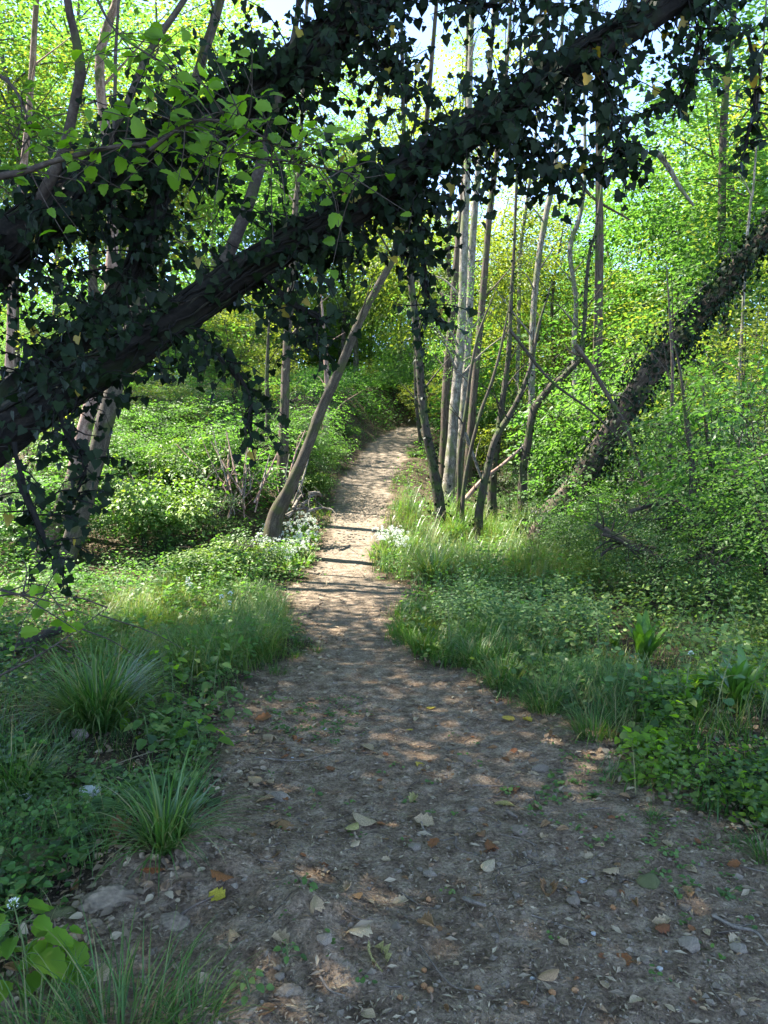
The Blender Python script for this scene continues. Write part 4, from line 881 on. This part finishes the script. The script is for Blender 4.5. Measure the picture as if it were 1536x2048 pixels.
tuft('dense grass clump in the middle of the right verge', 1010, 1370, 240, (.15, .36), (.004, .007), .14, 'grass')
tuft('sedge clump on the right verge near the nettles', 960, 1330, 240, (.15, .36), (.004, .008), .13)
tuft('grass clump at the first bend of the right verge', 850, 1300, 200, (.12, .28), (.004, .007), .14, 'grass')
tuft('small lone grass tuft on the bare soil at the right', 1303, 1640, 60, (.05, .12), (.003, .005), .03, 'grass')
tuft('tiny grass tuft near the right edge of the soil', 1468, 1690, 40, (.04, .09), (.002, .004), .02, 'grass')
tuft('small grass tuft on the path at the left verge', 590, 1312, 110, (.06, .16), (.003, .006), .08, 'grass')
tuft('small grass tuft furthest out on the path', 636, 1303, 80, (.06, .14), (.003, .005), .05, 'grass')
tuft('grass tuft at the path edge below the tall grass', 555, 1345, 100, (.05, .14), (.003, .005), .08, 'grass')
tuft('fresh grass tuft at the right edge, low down', 1536, 1720, 70, (.08, .2), (.003, .006), .05, 'grass')
for i in range(34):
    px, py = rng.uniform(250, 560), rng.uniform(1180, 1330)
    tuft('knee-high grass clump in the sunlit left verge', px, py, 70, (.18, .42), (.003, .006), .09, 'grass', group='grass clumps of the left verge')
for i in range(26):
    t = rng.random(); px = 800 + t * 440 + rng.uniform(-10, 90); py = 1290 + t * 160 - rng.uniform(0, 60)
    tuft('grass clump along the right verge of the path', px, py, 70, (.12, .3), (.003, .006), .09, 'grass', group='grass clumps of the right verge')
# dangling seed heads
for px, py, lab in ((985, 1160, 'tan drooping sedge flower stalks in the sunny spot'), (1085, 1130, 'tan drooping sedge flower stalks right of the sunny spot'), (1190, 1130, 'faint brown sedge stalks in the shade')):
    tuft(lab, px, py, 16, (.7, 1.05), (.006, .010), .12, 'straw', (.05, .2), (.9, 1.6), name='seed_stalks')

# hart's tongue ferns
def frond_mesh(L=1.0, w=.16):
    b = Buf(); seg = 9; p = np.zeros(3); V = []
    for k in range(seg + 1):
        t = k / seg; th = .15 + .75 * t ** 1.6; ww = w * .5 * (math.sin(math.pi * min(1, t * 1.02 + .02)) ** .45 if k < seg else .05) * (1 + .08 * (-1) ** k)
        if t < .12: ww = .012
        V += [(-ww, p[1], p[2] + ww * .35), (0, p[1], p[2]), (ww, p[1], p[2] + ww * .35)]
        p = p + np.array([0, math.sin(th), math.cos(th)]) * L / seg
    Fc = []
    for k in range(seg):
        for s in (0, 1): Fc.append([3 * k + s, 3 * k + s + 1, 3 * k + s + 4, 3 * k + s + 3])
    b.add(V, Fc, 0.0); return b.mesh('frond', M['fern'])
FR = frond_mesh()
def tongue_fern(label, px, py, n, L, p=None):
    g = gnd(px, py); o = thing('fern', label, 'fern', g)
    for i in range(n):
        a = i * 2.4 + rng.uniform(-.3, .3); t = i / n; f = obj('frond', FR, o); s = L * rng.uniform(.75, 1.1) * (.75 + .25 * (1 - t))
        f.rotation_euler = (rng.uniform(-.1, .35) + .25 * t * -1, 0, a); f.scale = (s * 1.1, s, s); f.location = (math.cos(a) * .02, math.sin(a) * .02, -.01)
    return o
tongue_fern('upright strap-leaved fern in the right undergrowth', 1285, 1335, 30, .46)
tongue_fern('second strap-leaved fern near the right edge', 1475, 1425, 20, .42)
tongue_fern('small strap-leaved fern in front of the right edge fern', 1390, 1440, 9, .24)
tongue_fern('strap-leaved fern half hidden among the right brambles', 1230, 1300, 10, .22)

# broad-leaved herbs, each leaf a part
def single(T, mat, name): q = Buf(); place(q, T, np.zeros((1, 3)), np.eye(3)[None], [1], np.zeros(1)); return q.mesh(name, mat)
ROUNDME = single(T_HAZEL, M['herb'], 'toothed_leaf'); OVME = single(T_OVATE, M['herb'], 'oval_leaf'); YGME = single(T_HAZEL, M['hazel'], 'bright_leaf'); RTME = single(T_ROUND, M['nettle'], 'round_leaf')
def herb(label, px, py, h, n, size, me, seed=0, lean=.2, flower=False, spread=.12, name='herb', cat='plant', group=None):
    g = gnd(px, py); o = thing(name, label, cat, g, group); b = Buf(); a = rng.uniform(0, 6.28)
    P = catmull([(0, 0, -.02), (math.cos(a) * lean * h * .4, math.sin(a) * lean * h * .4, h * .5), (math.cos(a) * lean * h, math.sin(a) * lean * h, h)], 6); tube(b, P, np.linspace(.004, .002, len(P)), 5)
    ps = []
    for i in range(n):
        t = .15 + .85 * (i + .5) / n; j = int(t * (len(P) - 1)); az = i * 2.4 + rng.uniform(-.4, .4); L = spread * (1.15 - t * .8) * rng.uniform(.7, 1.2)
        e = P[j] + np.array([math.cos(az) * L, math.sin(az) * L, L * .35]); tube(b, catmull([P[j], (P[j] + e) / 2 + [0, 0, L * .12], e], 3), .0013, 4); ps.append((e, az, t))
    obj('stem', b.mesh('herb_stem', M['greentwig']), o)
    for e, az, t in ps:
        tip = np.array([math.cos(az), math.sin(az), -.25 + rng.normal() * .15]); nr = np.array([math.cos(az) * .3, math.sin(az) * .3 - .35, 1]) + rng.normal(size=3) * .2
        lf = obj('leaf', me, o); frame_obj(lf, e, frames(tip[None], nr[None])[0], size * rng.uniform(.75, 1.2) * (1.15 - .5 * t))
    if flower:
        q = Buf(); m = 46; v = rdir(m, .5); place(q, T_DIA, P[-1] + v * .012, frames(v, rdir(m)), rng.uniform(.005, .009, m), rng.random(m)); obj('flower_head', q.mesh('flower_head', M['white'], smooth=False), o)
    return o
herb('garlic mustard plant with a small white flower head at the bottom left', 62, 1985, .30, 17, .095, YGME, 1, .15, True, .09)
herb('leafy seedling beside the flowering plant at the bottom left', 110, 1960, .14, 9, .08, YGME, 2, .2, False, .08)
herb('broad dark-leaved plant beside the sedge on the dirt', 285, 1600, .10, 8, .085, ROUNDME, 3, .2, False, .10)
herb('tall herb with paired pale leaves at the right', 1365, 1440, .42, 9, .085, OVME, 4, .1, True, .08)
herb('pale upright herb among the right brambles', 1170, 1280, .5, 11, .07, OVME, 5, .1, False, .09)
herb('small bright seedling in the middle of the bare soil', 612, 1770, .04, 4, .032, ROUNDME, 6, .2, False, .02)
herb('leafy sprig on the soil near the bottom centre-left', 500, 1990, .06, 12, .03, ROUNDME, 7, .3, False, .06)
herb('leafy sprig beside the pale curled leaf on the soil', 575, 1915, .05, 9, .025, ROUNDME, 8, .3, False, .04)
herb('tiny green seedling next to the lone bright one', 628, 1590, .04, 3, .034, ROUNDME, 9, .2, False, .02)
for i, (px, py, h) in enumerate([(345, 1420, .34), (425, 1400, .36), (360, 1480, .22), (400, 1500, .18), (460, 1440, .22), (300, 1500, .2), (330, 1370, .3), (430, 1340, .3), (380, 1380, .32), (270, 1460, .22)]):
    herb('upright herb with broad bright leaves between the large sedge and the path', px, py, h, 9, .075, YGME if i % 3 == 0 else ROUNDME, i, .15, False, .1, group='broad-leaved herbs between sedge and path')
for i in range(30):
    px, py = rng.uniform(1180, 1540), rng.uniform(1200, 1460)
    herb('leafy stem in the thicket on the right of the path', px, py, rng.uniform(.25, .55), 10, .06, (OVME, RTME, ROUNDME)[i % 3], i, .3, False, .1, group='leafy stems in the right thicket')
for i in range(26):
    px, py = rng.uniform(880, 1230), rng.uniform(1230, 1330)
    herb('nettle stem on the right of the path', px, py, rng.uniform(.3, .5), 12, .05, RTME if False else OVME, i, .1, False, .06, name='nettle', group='nettles right of the path')
for i in range(16):
    px, py = rng.uniform(0, 260), rng.uniform(1500, 1720)
    herb('low leafy herb at the left edge of the dirt', px, py, rng.uniform(.06, .16), 8, .04, ROUNDME, i, .3, False, .06, group='low herbs at the left edge of the dirt')

# wild garlic with white flowers
def garlic(label, px, py, n=26, fl=18, rad=.18, group=None):
    g = gnd(px, py); o = thing('wild_garlic', label, 'plant', g, group); b = Buf(); a = rng.uniform(0, 6.28, n); rr = np.sqrt(rng.random(n)) * rad
    P = np.stack([np.cos(a) * rr, np.sin(a) * rr, 0 * a], -1); ribbons(b, P, a + rng.normal(size=n) * .6, rng.uniform(.15, .28, n), rng.uniform(.2, .9, n), rng.uniform(.4, 1.3, n), rng.uniform(.025, .05, n), rng.random(n), 5)
    obj('leaves', b.mesh('garlic_leaves', M['herb']), o)
    for i in range(fl):
        q = Buf(); a_ = rng.uniform(0, 6.28); r0 = rng.random() * rad; h = rng.uniform(.26, .42); top = np.array([math.cos(a_) * r0 * 1.2, math.sin(a_) * r0 * 1.2, h])
        v = rdir(22, .5); place(q, T_DIA, top + v * .012, frames(v, rdir(22)), rng.uniform(.014, .024, 22), rng.random(22)); obj('flower', q.mesh('garlic_flower', M['white'], smooth=False), o)
        
for i, (px, py) in enumerate([(500, 1140), (530, 1125), (540, 1150), (515, 1115), (575, 1150), (560, 1110), (585, 1095), (600, 1080), (612, 1068), (620, 1100), (600, 1115), (575, 1130), (545, 1095), (628, 1082), (565, 1085), (590, 1060), (608, 1130)]):
    garlic('clump of wild garlic in white flower at the left edge of the narrow path', px, py, group='wild garlic left of the path')
for i, (px, py) in enumerate([(775, 1110), (795, 1118), (765, 1098), (785, 1098), (810, 1125), (760, 1115), (800, 1105)]):
    garlic('clump of wild garlic in white flower at the right edge of the narrow path', px, py, 26, 16, .17, group='wild garlic right of the path')
for px, py, lab in ((380, 1222, 'single white garlic flower clump in the left grass'), (452, 1262, 'lone white flower clump lower in the left grass')): garlic(lab, px, py, 14, 3, .08)

# ------------------------------------------------------------------ fallen leaves, stones, twigs on the dirt
def dead_leaf_mesh(kind, seed):
    r_ = np.random.default_rng(seed); b = Buf(); nu, nv = 9, 7; V = []
    c1, c2, tw = r_.uniform(1.3, 3.0), r_.uniform(-.7, .9), r_.uniform(-.5, .5)
    for i in range(nu):
        t = i / (nu - 1)
        wid = (.40 * math.sin(math.pi * t ** .8) ** .75 + .01) if kind == 0 else (.28 * math.sin(math.pi * t ** .9) ** .9 + .01)
        if kind == 0: wid *= 1 + .22 * math.cos(i * 3.14159)
        for j in range(nv):
            u = (j / (nv - 1) - .5) * 2; a = u * c1 * (.5 + .5 * t) * .8
            x = math.sin(a) / max(.3, c1 * .8) * wid * 1.5; z = (1 - math.cos(a)) * wid * .8 + .02 * math.sin(9 * t + u * 5) + c2 * .25 * (t - .5) ** 2 + .012 * abs(math.sin(t * 16)) * abs(u)
            V.append((x + tw * .2 * z, t, z))
    Fc = [[i * nv + j, i * nv + j + 1, (i + 1) * nv + j + 1, (i + 1) * nv + j] for i in range(nu - 1) for j in range(nv - 1)]
    b.add(V, Fc, 0.0); return b
DL = {}
for mk in ('dry', 'orange', 'yellow', 'pale', 'greenfall'):
    DL[mk] = [dead_leaf_mesh(s % 2, s * 7 + len(mk)).mesh('fallen_leaf', M[mk]) for s in range(5)]
def fallen(px, py, wpx, mk, label, group=None, name='fallen_leaf', i=None):
    g = gnd(px, py); s = px2m(wpx, g[1]) * 1.15; me = DL[mk][rng.integers(0, 5) if i is None else i]
    o = thing(name, label, 'leaf', g + [0, 0, .006], group, me); o.rotation_euler = (rng.uniform(-.25, .25) + (math.pi if rng.random() < .4 else 0), rng.uniform(-.3, .3), rng.uniform(0, 6.28))
    if abs(o.rotation_euler[0]) > 2: o.location.z += s * .15
    o.scale = (s, s, s); return o
FL = [(468, 1768, 46, 'orange', 'ribbed reddish-brown leaf standing on the rock ridge'), (328, 1750, 40, 'orange', 'dark rusty leaf lying on the rock ridge'), (418, 1790, 36, 'yellow', 'half yellow leaf at the tip of the buried root'),
 (1095, 1800, 50, 'dry', 'arched brown leaf in the middle of the soil'), (988, 1730, 42, 'pale', 'tan folded leaf right of centre on the soil'), (990, 1706, 38, 'orange', 'curled dark leaf right behind the tan folded one'), (630, 1806, 44, 'pale', 'pale curled leaf left of centre on the soil'),
 (690, 1788, 26, 'pale', 'small pale leaf standing on edge'), (740, 1866, 54, 'pale', 'pale tan leaf below the small standing one'), (838, 1848, 42, 'dry', 'brown leaf with a lit edge near the bottom centre'), (765, 1950, 70, 'greenfall', 'greenish-yellow leaf at the bottom centre, largest on the soil'),
 (480, 1882, 36, 'pale', 'pale leaf at the foot of the rock ridge'), (578, 1898, 40, 'pale', 'pale leaf caught in the small leafy sprig'), (1365, 1776, 40, 'dry', 'dark brown curved leaf at the right of the soil'), (1028, 1440, 26, 'yellow', 'bright yellow leaf at the right path edge'), (1064, 1446, 22, 'yellow', 'second yellow leaf just right of the bright one'),
 (865, 1416, 20, 'yellow', 'yellow leaf lying mid-path far back'), (822, 1462, 16, 'yellow', 'narrow yellow leaf nearer the middle of the path'), (838, 1526, 20, 'yellow', 'yellow-brown leaf in the centre of the path'), (655, 1538, 22, 'orange', 'small orange leaf left of centre on the path'), (706, 1640, 54, 'pale', 'long pale rolled leaf in mid-soil'),
 (716, 1656, 44, 'greenfall', 'pale greenish rolled leaf just below the long rolled one'), (562, 1650, 40, 'dry', 'brown crumpled leaf left of centre'), (540, 1655, 30, 'dry', 'smaller brown leaf touching the crumpled one'), (436, 1612, 34, 'orange', 'shiny orange-brown leaf beside the sedge'), (512, 1608, 34, 'dry', 'curled brown leaf at the half-buried stone'),
 (495, 1562, 36, 'pale', 'pale leaf above the half-buried stone'), (870, 1653, 40, 'pale', 'narrow straw-coloured leaf in mid-soil'), (820, 1610, 26, 'greenfall', 'small mint-green leaf in mid-soil'), (1030, 1615, 40, 'greenfall', 'green-yellow leaf pair beside the cut stick'), (1205, 1750, 34, 'pale', 'white-edged leaf right of centre'), (955, 1680, 36, 'dry', 'narrow brown leaf near the tan folded one'),
 (1380, 1568, 34, 'pale', 'pale leaf at the edge of the right greenery'), (1310, 1575, 36, 'greenfall', 'light green leaf on the soil at the right'), (1275, 1563, 28, 'greenfall', 'yellow-green leaf at the right verge'), (1245, 1475, 24, 'orange', 'orange leaf under the bulging grass clump'), (1372, 1525, 28, 'orange', 'orange-brown leaf among the right greenery'), (1520, 1586, 32, 'orange', 'dark red leaf in the greenery at the right edge'),
 (545, 1720, 34, 'dry', 'brown leaf lying flat on the bare soil'), (745, 1502, 40, 'pale', 'broad pale leaf in the centre-left of the path'), (525, 1478, 36, 'pale', 'bleached leaf at the left side of the path'), (600, 1478, 26, 'orange', 'rusty leaf near the bleached one'), (510, 1442, 30, 'orange', 'red-brown leaf at the left path edge'), (700, 1700, 22, 'pale', 'small straw leaf above the pale curled leaf'),
 (1075, 1970, 44, 'dry', 'torn grey-brown leaf near the bottom'), (1340, 1860, 30, 'orange', 'dark curled leaf beside the flat stone'), (230, 1685, 60, 'dry', 'large withered leaf beside the fallen twig at the left'), (185, 1695, 40, 'pale', 'withered pale leaf under the twig'), (20, 1760, 50, 'dry', 'brown leaf at the left edge of the picture'), (70, 1955, 60, 'dry', 'large pinkish dry leaf under the flowering plant'),
 (210, 1940, 50, 'pale', 'pale leaf under the nearest grass clump'), (1215, 1985, 22, 'pale', 'light fleck of leaf near the bottom right'), (150, 1790, 30, 'dry', 'brown leaf in the crack of the rock ridge')]
for px, py, w, mk, lab in FL: fallen(px, py, w, mk, lab)
PP = [(350, 2040), (1530, 2040), (1500, 1700), (1230, 1500), (960, 1400), (640, 1390), (480, 1440), (430, 1600), (480, 1750)]; WPP = wpoly([(a, min(b_, 2046)) for a, b_ in PP])
for i, p in enumerate(scatter_poly(280, WPP)):
    o = thing('fallen_leaf', 'small dry leaf scattered on the bare soil of the path', 'leaf', [p[0], p[1], float(H(p[0], p[1])) + .004], 'small dry leaves scattered on the path', DL[('dry', 'pale', 'dry', 'orange', 'pale')[i % 5]][(i * 3) % 5])
    s = rng.uniform(.02, .075) if i % 2 else rng.uniform(.015, .04); o.scale = (s, s, s); o.rotation_euler = (rng.uniform(-.3, .3), rng.uniform(-.4, .4), rng.uniform(0, 6.28))

def stone_mesh(seed, mat, n=2, flat=.55, name='stone', rough=0):
    import bmesh
    bm = bmesh.new(); bmesh.ops.create_icosphere(bm, subdivisions=n + 1, radius=1)
    V = np.array([v.co[:] for v in bm.verts]); k = vnoise3(V * 1.1 + seed * 3.1) * .7 + vnoise3(V * 2.6 + seed) * .3 + vnoise3(V * 6 + seed) * .1; V = V * (.62 + .55 * k)[:, None]; 
    rs = np.random.default_rng(seed)
    for q in range(6):
        nn = rs.normal(size=3); nn /= np.linalg.norm(nn); dd = V @ nn; V = V - np.maximum(0, dd - .68)[:, None] * nn
    if rough: V = V * (1 + rough * (vnoise3(V * 5 + seed) - .5) + rough * .6 * (vnoise3(V * 12) - .5) + rough * .35 * (vnoise3(V * 27) - .5))[:, None]
    V[:, 2] *= flat
    for v, c in zip(bm.verts, V): v.co = c
    for f in bm.faces: f.smooth = True
    me = bpy.data.meshes.new(name); bm.to_mesh(me); bm.free(); me.materials.append(mat); return me
STM = {k: [stone_mesh(s + 3, M[k], 3 if k == 'stone' else 2, rough=.16) for s in range(3)] for k in ('stone', 'whitestone', 'pinkstone', 'mossstone', 'chalk')}
STM['ridge'] = [stone_mesh(s + 40, M['ridge'], 4, .5, 'rock', .22) for s in range(3)]
def stone(px, py, w, mk, label, sink=.36, group=None, p=None, s=None, asp=1.0):
    g = gnd(px, py) if p is None else p; s = s or px2m(w, g[1]) * (.33 if mk in ('stone', 'chalk') else .5); o = thing('stone', label, 'stone', g + np.array([0, 0, s * (.45 - sink)]), group, STM[mk][rng.integers(0, 3)])
    o.scale = (s, s * asp * .85, s); o.rotation_euler = (rng.uniform(-.15, .15), rng.uniform(-.15, .15), rng.uniform(-.4, .4)); return o
ST = [(178, 1600, 56, 'whitestone', 'angular white-faced stone on the dirt at the left', 0), (45, 1602, 50, 'pinkstone', 'pinkish block at the left edge beside the white stone', 0), (75, 1725, 100, 'mossstone', 'moss-covered stone at the left edge', .25), (15, 1730, 70, 'mossstone', 'mossy stone touching the left edge', .2), (560, 1600, 70, 'stone', 'half-buried grey stone in the trodden soil', .35),
 (990, 1876, 30, 'stone', 'pale rounded pebble near the bottom centre', .1), (1148, 1808, 52, 'stone', 'brown half-buried stone right of the arched leaf', .3), (1380, 1895, 78, 'stone', 'broad flat stone at the bottom right', .3), (1478, 1905, 64, 'stone', 'low flat stone at the right edge of the soil', .35), (1372, 1820, 44, 'stone', 'brown stone above the broad flat one', .3), (1035, 1795, 28, 'stone', 'small stone beside the arched leaf', .2),
 (820, 1975, 24, 'stone', 'blue-grey pebble at the bottom centre', .1), (1320, 1940, 24, 'chalk', 'white chip on the soil at the bottom right', .1), (1332, 1905, 12, 'chalk', 'tiny white chip above the larger one', .0), (1187, 1872, 20, 'chalk', 'pale blue-white chip in the soil', .1), (1065, 1960, 18, 'chalk', 'chalky chip near the bottom', .1), (372, 1735, 46, 'stone', 'dark stone beside the rock ridge', .25), (160, 1475, 44, 'pinkstone', 'stone under the largest sedge tuft', .2),
 (830, 1700, 50, 'stone', 'worn stone flush with the soil in the centre', .42), (1040, 1665, 70, 'stone', 'long worn stone flush with the soil', .42), (945, 1620, 44, 'stone', 'worn stone under the forked stick', .4), (1220, 1790, 44, 'stone', 'mossy-edged stone in the soil right of centre', .35), (1265, 1800, 40, 'stone', 'stone just right of the mossy-edged one', .35), (1300, 1770, 60, 'mossstone', 'flat mossy stone in the soil at the right', .42), (860, 1750, 50, 'stone', 'flat stone sunk in the middle of the soil', .42), (580, 1985, 60, 'stone', 'rounded stone at the bottom left of centre', .4), (560, 1960, 40, 'stone', 'smaller stone touching the rounded one', .35), (1480, 1660, 30, 'stone', 'pebble at the right verge', .2), (1290, 1925, 34, 'stone', 'dull pebble beside the white chip', .3), (650, 1880, 60, 'stone', 'grey stone sunk beside the pale leaf', .42), (930, 1520, 50, 'stone', 'worn stone in the middle of the far path', .42), (1080, 1540, 60, 'stone', 'worn stone at the right of the path', .42)]
for px, py, w, mk, lab, sk in ST: stone(px, py, w, mk, lab, sk)
for i, p in enumerate(scatter_poly(80, WPP)):
    s = rng.uniform(.006, .02); g = np.array([p[0], p[1], float(H(p[0], p[1]))]); stone(0, 0, 0, 'stone' if i % 27 else 'chalk', 'small stone half buried in the path', .38, 'small stones half buried in the path', g, s)
# rock ridge at the lower left
rid = [(215, 1800, 120, 'flat grey slab at the back of the rock ridge'), (345, 1850, 80, 'low rough rock in the middle of the ridge'), (115, 1830, 90, 'mossy slab behind the flowering plant'), (575, 1985, 60, 'rounded outcrop near the leafy sprig')]
for px, py, w, lab in rid:
    o = stone(px, py, w, 'mossstone' if 'mossy' in lab else 'ridge', lab, .50, asp=.75); o['category'] = 'rock'; o.name = 'rock'; o.scale.z *= .9

def stick(pts, w, label, mat='twig', lift=.008, group=None, name='twig', sides=6, ppts=None):
    P = np.array([gnd(a, b_) for a, b_ in pts]) if ppts is None else ppts; P[:, 2] += lift + w * .5; o = thing(name, label, 'twig', P[0], group); C = catmull(P - P[0], 5); b = Buf()
    tube(b, C, np.linspace(w, w * .55, len(C)), sides, .15, rng.uniform(0, 9)); o.data = None
    me = b.mesh(name, M[mat]); COL.objects.unlink(o); bpy.data.objects.remove(o); o = thing(name, label, 'twig', P[0], group, me); return o
stick([(-20, 1690), (60, 1688), (150, 1676), (220, 1655), (275, 1640)], .006, 'long curved dead twig at the left below the sedge')
stick([(345, 1850), (380, 1828), (410, 1812), (428, 1798)], .006, 'buried dark root crossing the rock ridge')
stick([(928, 1803), (948, 1812), (972, 1818)], .009, 'short thick stick on the bare soil')
stick([(945, 1575), (990, 1576), (1045, 1580)], .005, 'straight thin twig lying across the soil')
stick([(1015, 1630), (1034, 1640)], .011, 'cut pale stub of wood in mid-soil')
stick([(842, 1650), (848, 1665), (862, 1672)], .007, 'short bent stick in mid-soil')
stick([(912, 1680), (912, 1700), (930, 1708), (945, 1712)], .005, 'hooked twig near the narrow brown leaf')
stick([(1425, 1840), (1470, 1862), (1510, 1872), (1540, 1905)], .007, 'forked root at the right edge of the soil')
stick([(1070, 1955), (1074, 1985), (1058, 2020)], .003, 'thin bent twig at the bottom centre')
stick([(840, 1900), (900, 1975), (960, 1990), (990, 2005)], .003, 'long thin curving stem at the bottom')
stick([(640, 1960), (660, 1990), (690, 2005)], .004, 'grey twig left of the greenish leaf')
stick([(300, 1505), (340, 1500), (355, 1530), (358, 1570)], .005, 'arched dead stalk rising left of the path', 'straw', .05)
stick([(180, 1560), (250, 1530), (320, 1510), (400, 1512)], .004, 'bleached stalk in front of the large sedge', 'straw', .02)
stick([(510, 1520), (600, 1525), (660, 1510)], .004, 'thin twig on the left side of the path')
stick([(690, 1830), (720, 1845), (745, 1842)], .004, 'thin pale twig beside the pale tan leaf')
for i, p in enumerate(scatter_poly(190, WPP)):
    a = rng.uniform(0, 6.28); L = rng.uniform(.04, .17); q = np.array([[p[0] + math.cos(a + rng.normal() * .3) * L * t, p[1] + math.sin(a + rng.normal() * .2) * L * t, 0] for t in (0, .5, 1)]); q[:, 2] = H(q[:, 0], q[:, 1])
    stick(None, rng.uniform(.0015, .004), 'small broken twig scattered on the path', 'twig', .001, 'small broken twigs on the path', ppts=q, sides=5)
NUTM = stone_mesh(5, M['nut'], 1, .8, 'husk')
for i, (px, py) in enumerate([(848, 1945), (860, 1985), (1226, 1818), (857, 1803), (1104, 1992), (800, 1998), (848, 1978), (1150, 1985), (955, 1985), (1130, 1780)]):
    g = gnd(px, py); o = thing('nut_husk', 'small orange-brown nut husk on the bare soil', 'nut', g + [0, 0, .005], 'nut husks on the bare soil', NUTM); s = rng.uniform(.009, .014); o.scale = (s, s, s)

# ------------------------------------------------------------------ brushwood and fallen branches on the right
def branch3(pts, w0, label, mat='darkb', d0=9, d1=9, name='fallen_branch', cat='branch', group=None, twigs=5):
    P, Rr = stem_points([(a, b_, w0 * (1 - .6 * i / (len(pts) - 1))) for i, (a, b_) in enumerate(pts)], d0, d1, False); o = thing(name, label, cat, P[0], group); C = catmull(P - P[0], 6)
    rr = np.interp(np.linspace(0, len(P) - 1, len(C)), np.arange(len(P)), Rr); b = Buf(); tube(b, C, rr, 8, .12, rng.uniform(0, 9))
    for i in range(twigs):
        j = rng.integers(2, len(C) - 1); v = rdir(1)[0]; L = rng.uniform(.2, .7); q = catmull([C[j], C[j] + v * L * .5 + rng.normal(size=3) * .05, C[j] + v * L], 3); tube(b, q, np.linspace(rr[j] * .4, .003, len(q)), 4)
    obj('wood', b.mesh('branch_wood', M[mat], tc=True), o); return o
branch3([(1345, 1128), (1300, 1108), (1240, 1078), (1190, 1046)], 24, 'dark fallen limb poking up left out of the brushwood', 'darkb', 8.6, 8.8)
branch3([(1150, 690), (1180, 730), (1215, 790), (1250, 850), (1272, 910), (1295, 985)], 11, 'thin dead pole leaning across the right-hand wood', 'brown', 11, 11, twigs=8)
branch3([(1020, 660), (1100, 760), (1180, 820), (1260, 900)], 7, 'long thin twig slanting behind the dead pole', 'darkb', 12, 12, twigs=8)
branch3([(930, 1000), (965, 960), (1010, 925), (1060, 880)], 10, 'reddish broken branch leaning in the gap behind the sedges', 'pinkb', 17, 17)
branch3([(930, 865), (975, 990)], 8, 'pale dead stick leaning behind the dark stems', 'paleb', 16.5, 16.5, twigs=2)
branch3([(1150, 330), (1180, 390), (1260, 440)], 9, 'bare snag sticking out below the sky gap', 'brown', 20, 20, twigs=4)
branch3([(1315, 305), (1340, 340), (1360, 375), (1388, 412)], 13, 'broken pale limb against the sky gap', 'paleb', 18, 18, twigs=5)
for i in range(16):
    px, py = rng.uniform(1200, 1520), rng.uniform(1010, 1120); a = rng.uniform(-.6, .6) + (math.pi if i % 2 else 0); L = rng.uniform(60, 150)
    branch3([(px, py), (px + math.cos(a) * L * .5, py + math.sin(a) * L * .5 - 12), (px + math.cos(a) * L, py + math.sin(a) * L)], rng.uniform(5, 11), 'dead branch in the heap of brushwood on the right', 'darkb', 9 + rng.uniform(-.6, .8), 9 + rng.uniform(-.6, .8), group='brushwood heap on the right', twigs=4)
for i in range(10):
    px = rng.uniform(565, 620); py = rng.uniform(985, 1035); a = rng.uniform(-1.2, .4); L = rng.uniform(20, 50)
    branch3([(px, py), (px + math.cos(a) * L * .6, py + math.sin(a) * L * .6), (px + math.cos(a) * L, py + math.sin(a) * L + 8)], rng.uniform(5, 9), 'grey dead wood piled behind the foot of the leaning mossy tree', 'paleb', 13.6, 13.9, group='dead wood behind the mossy tree', twigs=2)
for i in range(34):
    px = rng.uniform(400, 590); py = rng.uniform(960, 1040); L = rng.uniform(50, 130); a = rng.uniform(-2.2, -.9)
    branch3([(px, py), (px + math.cos(a) * L * .5 + rng.uniform(-8, 8), py + math.sin(a) * L * .5), (px + math.cos(a) * L, py + math.sin(a) * L)], rng.uniform(2.5, 5), 'dry brown bramble stem in the tangle left of the mossy tree', 'pinkb' if i % 3 else 'paleb', 13.8, 14.2, group='dry bramble tangle left of the mossy tree', twigs=2, name='dead_stem')
branch3([(-20, 1320), (40, 1290), (100, 1265), (135, 1255)], 34, 'rotting dark log under leaves at the left edge', 'darkb', 6.6, 7.4, 'log', 'log', twigs=0)

# labels that tell members of the smaller groups apart by their order in view
_ORD = 'leftmost|second from the left|third from the left|fourth from the left|fifth from the left|sixth from the left|seventh from the left|eighth from the left|ninth from the left|tenth from the left|eleventh from the left|twelfth from the left|thirteenth from the left|fourteenth from the left|fifteenth from the left|sixteenth from the left|seventeenth from the left|eighteenth from the left|nineteenth from the left|twentieth from the left|twenty-first from the left|twenty-second from the left|last from the left'.split('|')
for gname, txt in (('dead wood behind the mossy tree', 'grey dead branches by the mossy tree'), ('wild garlic left of the path', 'white-flowered garlic clumps left of path'), ('wild garlic right of the path', 'white-flowered garlic clumps right of path'),
                   ('broad-leaved herbs between sedge and path', 'broad-leaved herbs by the large sedge'), ('tangled shrubs on the left bank', 'tangled low shrubs on the left bank'), ('far woodland trees', 'far trees on the wooded hill'), ('nut husks on the bare soil', 'orange nut husks on the soil')):
    mem = [o for o in bpy.data.objects if o.get('group') == gname and o.get('category')]
    mem.sort(key=lambda o: float(project(np.array(o.location))[0]))
    for k, o in enumerate(mem):
        o['label'] = (_ORD[k] if k < len(_ORD) - 1 and k < len(mem) - 1 else 'rightmost') + ' of the ' + txt
